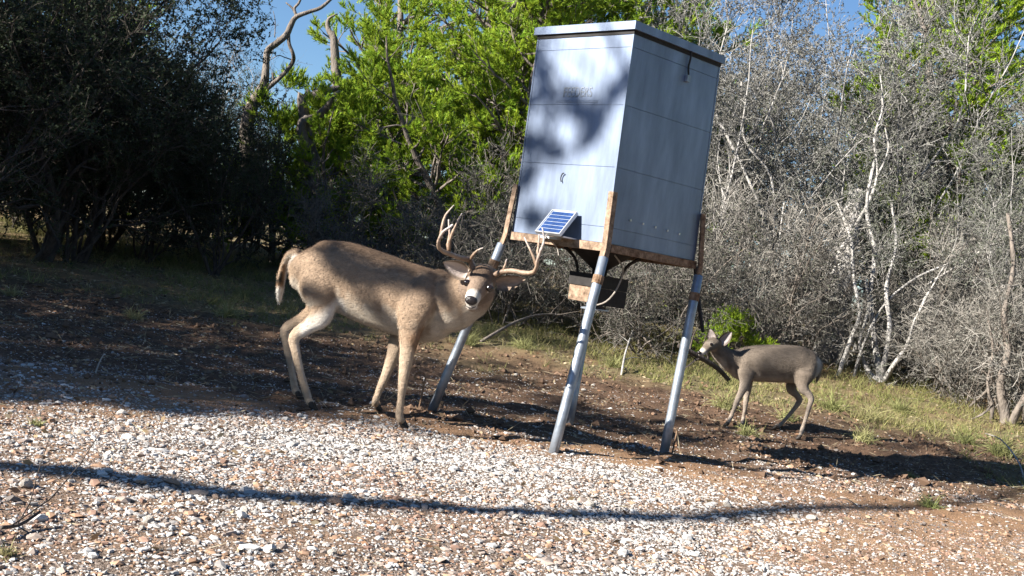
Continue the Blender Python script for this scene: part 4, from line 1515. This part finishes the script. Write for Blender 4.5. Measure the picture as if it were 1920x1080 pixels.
# ------------------------------------------------------------------ trees outside the left edge that shade the clearing
dh = np.array([math.cos(SUN_AZ), math.sin(SUN_AZ)])
nh = np.array([-math.sin(SUN_AZ), math.cos(SUN_AZ)])


def qs(q, s):
    return dh * s + nh * q


SHADE = []
GO = 'oaks beyond the left edge that shade the clearing'
for q, s, sc, rz, k, lab in ((9.3, -6.2, 1.25, .3, 0, 'shade oak nearest the camera beyond the left edge'), (10.8, -6.8, 1.4, 2.0, 1, 'second shade oak beyond the left edge'),
                             (12.2, -6.0, 1.4, 4.0, 0, 'farthest shade oak beyond the left edge'),
                             (10.2, -9.2, 1.5, 1.2, 0, 'back-row shade oak beyond the left edge'), (12.4, -9.6, 1.5, 3.0, 1, 'farthest back-row shade oak beyond the left edge'), (14.2, -5.6, 1.5, .9, 0, 'shade oak behind the others beyond the left edge')):
    plant(O[k], 'shade_oak', lab, 0, 0, sc, rz, group=GO, xy=qs(q, s))
# unseen trees added on the camera's own side to cut the sky fill
GB = 'unseen trees added on the camera side to cut the sky fill'
for x, y, sc, rz, kind, nm, lab in ((1.2, -5.0, 1.2, .3, O[0], 'live_oak', 'added unseen oak directly behind the camera'), (5.2, -3.6, 1.3, 1.3, O[1], 'live_oak', 'added unseen oak behind and right of the camera'),
                                (9.0, -.4, 1.35, 2.3, O[0], 'live_oak', 'added unseen oak at the camera side right of the view'), (9.2, 5.2, 1.3, 3.3, J[0], 'juniper', 'added unseen juniper beyond the right edge level with the buck'),
                                (9.4, 8.8, 1.2, 4.3, J[2], 'juniper', 'added unseen juniper beyond the right edge level with the doe'), (-2.4, -5.4, 1.3, 5.3, O[1], 'live_oak', 'added unseen oak behind and left of the camera'),
                                (9.0, -5.4, 1.5, 5.9, J[2], 'juniper', 'added unseen juniper far behind the camera at right')):
    plant(kind, nm, lab, 0, 0, sc, rz, group=GB, xy=(x, y))


# leaning slender trunk whose shadow crosses the foreground gravel, with a light crown at its end
t = thing('leaning_oak', 'slender leaning oak beyond the left edge whose trunk shadow crosses the gravel', 'tree', (*qs(4.0, -8.6), 0))


def sunqw(P):
    return float(P[:2] @ nh), float(P[2] + (P[:2] @ dh) * math.tan(SUN_EL))


pts = []
QW = [sunqw(gp(*c)) for c in ((0, 887), (300, 918), (640, 946), (1000, 965), (1300, 962), (1600, 946), (1900, 932))]
q0, w0 = QW[0]
for q, w_ in [(q0, -4.7), (q0 + .05, -2.2)] + QW + [(QW[-1][0] + .7, QW[-1][1] + .8)]:
    s = -8.6
    xy = qs(q, s)
    pts.append((xy[0], xy[1], w_ - s * math.tan(SUN_EL)))
pts[0] = (pts[0][0], pts[0][1], -.1)
wpart('trunk', *path(pts, [.13, .115, .10, .095, .088, .08, .07, .058, .045, .02], 10, 5), M['barkdark'], t, True)
t = thing('shade_oak', 'spreading oak beyond the left edge that dapples the buck and the hopper', 'tree', (*qs(7.5, -5.9), 0), group=GO)
up_pts = [(*qs(7.5 + dq, -5.9 + ds), z) for dq, ds, z in ((0, 0, -.1), (.05, .1, 1.0), (.1, .0, 2.0), (-.05, .15, 3.0), (.1, .2, 4.2), (0, .1, 5.4), (.1, 0, 6.6), (0, .1, 7.4))]
wpart('trunk', *path(up_pts, [.16, .13, .12, .11, .09, .07, .045, .015], 10, 5), M['barkdark'], t, True)
SP = []
reseed(108)
CL = []
lit = [sunqw(at(px, py, d)) for px, py, d in ((560, 500, 6.9), (600, 540, 6.78), (600, 470, 6.85), (640, 540, 6.72), (690, 560, 6.68), (730, 560, 6.65), (770, 560, 6.6), (800, 580, 6.56), (840, 590, 6.5), (890, 550, 6.35), (700, 480, 6.75), (580, 600, 6.75), (760, 620, 6.56),
                                                (1040, 90, 7.3), (1100, 90, 7.1), (1160, 90, 6.9), (1170, 250, 6.86), (1080, 300, 7.1), (1060, 340, 7.16), (1110, 350, 7.0), (1090, 400, 7.04), (1140, 400, 6.9), (1040, 400, 7.2), (1130, 300, 6.95))]
lit = np.array(lit)
for i in range(1600):      # crown clumps set up-sun to shade the soil behind the buck, sparing lit spots
    px = rng.uniform(-150, 1350)
    yb = 732 + px * .10 if px < 640 else 796 + (px - 640) * .115
    py = rng.uniform(640, yb + 6)
    q, w_ = sunqw(gp(px, py))
    if np.min(np.hypot(lit[:, 0] - q, lit[:, 1] - w_)) < .44 or q > 8.2:
        continue
    if px > 760 and rng.uniform() < .45:
        continue
    CL.append((q, w_))
    if len(CL) > 190: break
print('clumps', len(CL))
for q, w_ in CL:
    s = rng.uniform(-7.0, -4.6)
    xy = qs(q, s)
    c = np.array([xy[0], xy[1], w_ - s * math.tan(SUN_EL)])
    n = 230
    pp = c + rng.normal(0, 1, (n, 3)) * np.array([.10, .10, .065]) * rng.uniform(.8, 1.5)
    SP.append(blades(pp, rand_unit(n), rng.uniform(.035, .06, n), rng.uniform(.022, .036, n), np.array([.05, .065, .03])))
reseed(109)
# leaf clumps placed along sun rays so their shade dapples buck and hopper
for px, py, d, wd in ((618, 478, 6.75, .05), (660, 505, 6.71, .055), (705, 512, 6.68, .045), (770, 526, 6.63, .05), (830, 545, 6.59, .05), (588, 552, 6.74, .022), (712, 588, 6.65, .02),
                      (1006, 125, 7.40, .07), (1000, 185, 7.38, .08), (990, 260, 7.38, .06), (978, 330, 7.4, .06), (1065, 185, 7.15, .07),
                      (1100, 205, 7.04, .07), (1112, 250, 7.02, .05), (1155, 165, 6.9, .05), (1000, 410, 7.32, .05), (1030, 280, 7.24, .04)):
    q, w_ = sunqw(at(px, py, d))
    s = rng.uniform(-9.0, -7.4) if px > 900 else rng.uniform(-6.6, -5.2)
    xy = qs(q, s)
    c = np.array([xy[0], xy[1], w_ - s * math.tan(SUN_EL)])
    n = 230
    ax_ = unit(np.array([*(nh * rng.uniform(.4, 1) * rng.choice([-1, 1])), rng.normal(0, .45)]))
    pp = c + ax_ * rng.normal(0, wd * 1.25, (n, 1)) + rng.normal(0, wd * .55, (n, 3))
    SP.append(blades(pp, rand_unit(n), rng.uniform(.04, .068, n), rng.uniform(.03, .046, n), np.array([.05, .065, .03])))
V, F, C = join(SP)
tag(wpart('foliage', V, F, M['leaf'], t, False, C), kind='stuff')
tips = V.reshape(-1, 230 * 4, 3).mean(1)
tp = np.array(up_pts[2:])
bl = []
for c in tips:
    a = tp[np.argmin(np.linalg.norm(tp - c, axis=1))]
    m_ = (a + c) / 2 + rng.normal(0, .12, 3)
    bl.append([a, m_, c, c + (c - m_) * .4])
bl = np.array(bl)
tag(wpart('branches', *tubes(bl, np.tile([.020, .012, .007, .003], (len(bl), 1)), 5), M['barkdark'], t, True), kind='stuff')

lean = bpy.data.objects['leaning_oak']
SP = []
for i in range(14):
    c = np.array(pts[-1]) + rng.normal(0, .35, 3) + np.array([*(nh * .5), .5])
    SP.append(blades(c + rng.normal(0, .12, (150, 3)), rand_unit(150), rng.uniform(.03, .05, 150), .026, np.array([.05, .065, .03])))
V, F, C = join(SP)
tag(wpart('foliage', V, F, M['leaf'], lean, False, C), kind='stuff')

# ------------------------------------------------------------------ loose rocks, each its own object
reseed(110)
rock_me = []
for i in range(7):
    V = ICO_V.copy()
    F = ICO_F.copy()
    # one subdivision
    mp_, V2, F2 = {}, [v for v in V], []

    def midp(a, b):
        k = (min(a, b), max(a, b))
        if k not in mp_:
            mp_[k] = len(V2)
            V2.append(unit((V2[a] + V2[b]) / 2))
        return mp_[k]
    for a, b, c in F:
        ab, bc, ca = midp(a, b), midp(b, c), midp(c, a)
        F2 += [[a, ab, ca], [b, bc, ab], [c, ca, bc], [ab, bc, ca]]
    V2 = np.array(V2)
    for _ in range(9):      # chip flat facets
        n = rand_unit(1)[0]
        h = rng.uniform(.62, .9)
        dd = V2 @ n
        V2 = V2 - np.where(dd > h, dd - h, 0)[:, None] * n
    V2 *= np.array([1, .8, .62]) * rng.uniform(.9, 1.1, (len(V2), 1)) ** .5
    rock_me.append((rawmesh('rock', V2, np.array(F2)), rawmesh('rock', V2, np.array(F2))))
for a, b in rock_me:
    a.materials.append(M['rock'])
    b.materials.append(M['rockred'])


def rock(px, py, wpx, red=0, label=None, group=None, p=None):
    p = gp(px, py) if p is None else p
    r_ = wpx / F_PX * p[1] * .5
    o = bpy.data.objects.new('rock', rock_me[rng.integers(7)][red])
    COL.objects.link(o)
    o.location = p + np.array([0, 0, r_ * .25])
    o.rotation_euler = (rng.normal(0, .25), rng.normal(0, .25), rng.uniform(0, 6.28))
    o.scale = (r_, r_ * rng.uniform(.8, 1.1), r_ * rng.uniform(.8, 1.15))
    tag(o, label or 'loose fist-sized limestone rock among the gravel chips', 'rock', group or 'loose rocks on the gravel')


for px, py, wp_, red, lab in (
        (150, 806, 26, 0, 'egg-shaped pale rock alone on the gravel near the left edge'), (46, 925, 34, 0, 'tan rock just below the thin shadow at the left edge'),
        (277, 988, 26, 0, 'pale rock with a dark side below the left part of the thin shadow'), (456, 968, 26, 0, 'white blocky rock below the thin shadow, left of centre'),
        (626, 950, 36, 1, 'large reddish rock lying in the thin shadow'), (405, 938, 20, 1, 'small pink rock in the left part of the thin shadow'),
        (720, 956, 18, 1, 'dark rounded rock in the thin shadow left of centre'), (743, 1004, 20, 0, 'upright white rock near the bottom edge'),
        (942, 974, 22, 1, 'pink block on the lower edge of the thin shadow'), (1107, 948, 32, 0, 'orange-tan boulder on the upper edge of the thin shadow'),
        (965, 980, 22, 0, 'white rock below the pink block'), (1017, 976, 15, 0, 'small white rock just under the thin shadow at centre'),
        (1815, 912, 14, 0, 'single white rock in the grass at far right'), (1365, 946, 22, 0, 'pale rock above the thin shadow below the right feeder leg'),
        (1523, 968, 26, 0, 'flat pale rock below the thin shadow at right'), (1550, 982, 18, 0, 'round pale rock at lower right'),
        (265, 1000, 18, 0, 'small rock beside the dark-sided pale rock'), (760, 948, 13, 0, 'tiny grey rock in the middle of the thin shadow'),
        (1095, 728, 12, 0, 'pale rock on the shaded soil behind the near feeder leg'), (968, 705, 16, 0, 'pinkish flat rock on the shaded soil under the feeder'),
        (1112, 722, 10, 0, 'small bluish rock on the shaded soil right of the near feeder leg'), (620, 1048, 22, 0, 'pale rock at the bottom edge left of centre')):
    rock(px, py, wp_, red, lab)
reseed(111)
Pr = scatter_ground(2600, lambda x, y: .16 * gravel_amount(x, y) + .02, y0=2.9, y1=9.5)
rng.shuffle(Pr)
kept = 0
for p in Pr:
    u, v = to_px(p)
    if 0 < u < 1920 and 700 < v < 1080 and kept < 130:
        rock(u, v, rng.uniform(8, 14) * (v / 950), int(rng.uniform() < .25), p=p)
        kept += 1


# ------------------------------------------------------------------ weeds, sticks, logs
reseed(112)


def tuft(px, py, h, n, label, green=.5, spread=.5, group='grass tufts'):
    p = gp(px, py)
    t = thing('grass_tuft', label, 'grass tuft', p, group=group)
    N = n * 2
    D = unit(np.stack([rng.normal(0, spread, N), rng.normal(0, spread, N), np.ones(N)], 1))
    B0 = np.stack([rng.normal(0, h * .16, N), rng.normal(0, h * .16, N), np.full(N, -.01)], 1)
    P = walk(B0, D, h * rng.uniform(.35, 1.15, N), 5, .22, 0, .5)
    col = np.array([.15, .21, .05]) * green + np.array([.38, .33, .18]) * (1 - green)
    s = unit(np.cross(P[:, -1] - P[:, 0], rand_unit(N)))
    wd = np.array([.0018, .0022, .002, .0013, .0003])
    V = np.stack([P + s[:, None] * wd[None, :, None], P - s[:, None] * wd[None, :, None]], 2)
    ix = np.arange(N * 10).reshape(N, 5, 2)
    F = np.stack([ix[:, :-1, 0], ix[:, :-1, 1], ix[:, 1:, 1], ix[:, 1:, 0]], -1).reshape(-1, 4)
    C = np.repeat(col * rng.uniform(.6, 1.3, (N, 1)), 10, 0)
    tag(link('blades', rawmesh('blades', V.reshape(-1, 3), F, C), M['grass'], t), kind='stuff')


for a in ((1745, 945, .12, 70, 'fresh green grass tuft at the right edge of the gravel', .7), (1560, 770, .26, 150, 'yellow green bush of grass behind the doe tail', .6),
          (1880, 850, .30, 120, 'tall pale grass tuft at the right edge', .55), (1630, 790, .30, 60, 'sparse dark weed stalks on the right bank', .3),
          (1400, 815, .16, 90, 'dark weeds around the doe front hooves', .5), (1475, 790, .18, 80, 'weeds between the doe hind legs', .5), (1705, 897, .08, 40, 'tiny grass tuft inside the feeder shadow', .6),
          (1355, 770, .25, 80, 'dark weeds in front of the doe chest', .45), (1810, 830, .22, 110, 'bright grass tuft in front of the right edge trunks', .6), (1690, 770, .22, 120, 'grass tuft in front of the pale trunks', .55),
          (1620, 830, .2, 90, 'half-shaded weeds on the right bank above the feeder shadow', .4),
          (430, 600, .2, 120, 'tall grey weed clump left of the buck hind legs', .4), (300, 470, .30, 140, 'pale dry weeds under the dark oaks', .25), (375, 480, .32, 150, 'seedy dry weeds between the oaks and the buck', .3),
          (60, 440, .32, 160, 'pale grass lit at the far left edge', .4), (180, 470, .25, 120, 'dry grass right of the multi-stemmed oak base', .3), (470, 500, .35, 150, 'green weeds behind the buck tail', .5),
          (250, 600, .16, 80, 'low dry grass in the shaded soil at left', .2), (20, 560, .14, 70, 'low dry grass at the left edge', .25), (70, 790, .06, 60, 'green runner grass at the left gravel edge', .5),
          (980, 660, .2, 90, 'dim grass under the feeder brush', .5), (1150, 690, .2, 90, 'dim weeds between the near and right feeder legs', .5), (880, 650, .2, 90, 'dim grass behind the left feeder leg', .5),
          (10, 1040, .06, 40, 'dry stems in the lower left corner', .2)):
    tuft(*a)


def stick(name, label, pts, rr, m, twigs=0):
    P = [np.array(p) for p in pts]
    b_ = P[0]
    t = thing(name, label, 'branch' if name != 'fallen_log' else 'log', b_)
    wpart('wood', *path(P, rr, 8, 4), m, t, True)
    if twigs:
        pl = np.array(P)[None]
        n = len(P)
        C, Rc, _ = branch(pl, np.array(rr)[None], twigs, .2, 1, .45, .8, 5, .2, .05, .5, .3)
        for c_, r_ in zip(C, Rc):
            wpart('twig', *tubes(c_[None], r_[None], 4), m, t)


def lift(px, py, h):
    p = gp(px, py)
    p[2] += h
    return p


stick('stick', 'short thin stick standing upright in the shaded soil at left', [gp(179, 703), gp(179, 703) + np.array([.01, 0, .06]), gp(179, 703) + np.array([.03, 0, .12])], [.006, .005, .003], M['barkpale'])
stick('fallen_log', 'pale end of a fallen log under the dark oaks', [lift(405, 462, .05), lift(430, 455, .12), lift(458, 448, .2)], [.05, .05, .045], M['barkpale'])
stick('fallen_log', 'leaning broken log below the doe muzzle', [at(1368, 715, 11.6), at(1345, 690, 11.5), at(1310, 668, 11.4), at(1272, 648, 11.3)], [.022, .026, .028, .02], M['barkdark'], 4)
stick('fallen_branch', 'bare fallen branch in the shade behind the near feeder leg', [lift(900, 650, .03), lift(960, 645, .22), lift(1010, 640, .3), lift(1075, 640, .3)], [.018, .015, .012, .006], M['bark'], 7)
stick('fallen_branch', 'thin pale dead twigs rising from the shaded ground under the feeder', [lift(1165, 705, 0), lift(1168, 690, .15), lift(1178, 672, .3)], [.012, .01, .006], M['barkpale'], 6)
stick('fallen_branch', 'long dry stalk arching over the grass at the right edge', [lift(1925, 905, 0), lift(1905, 890, .12), lift(1870, 870, .2), lift(1840, 855, .22)], [.006, .006, .005, .003], M['barkpale'])
stick('fallen_branch', 'dark twig lying in the lower left corner', [lift(0, 1010, .03), lift(35, 1000, .02), lift(70, 990, .04)], [.006, .005, .004], M['barkdark'], 3)
stick('fallen_branch', 'small dark twig on the orange gravel right of centre', [lift(1570, 930, .01), lift(1588, 936, .02), lift(1605, 944, .01)], [.004, .004, .003], M['barkdark'])
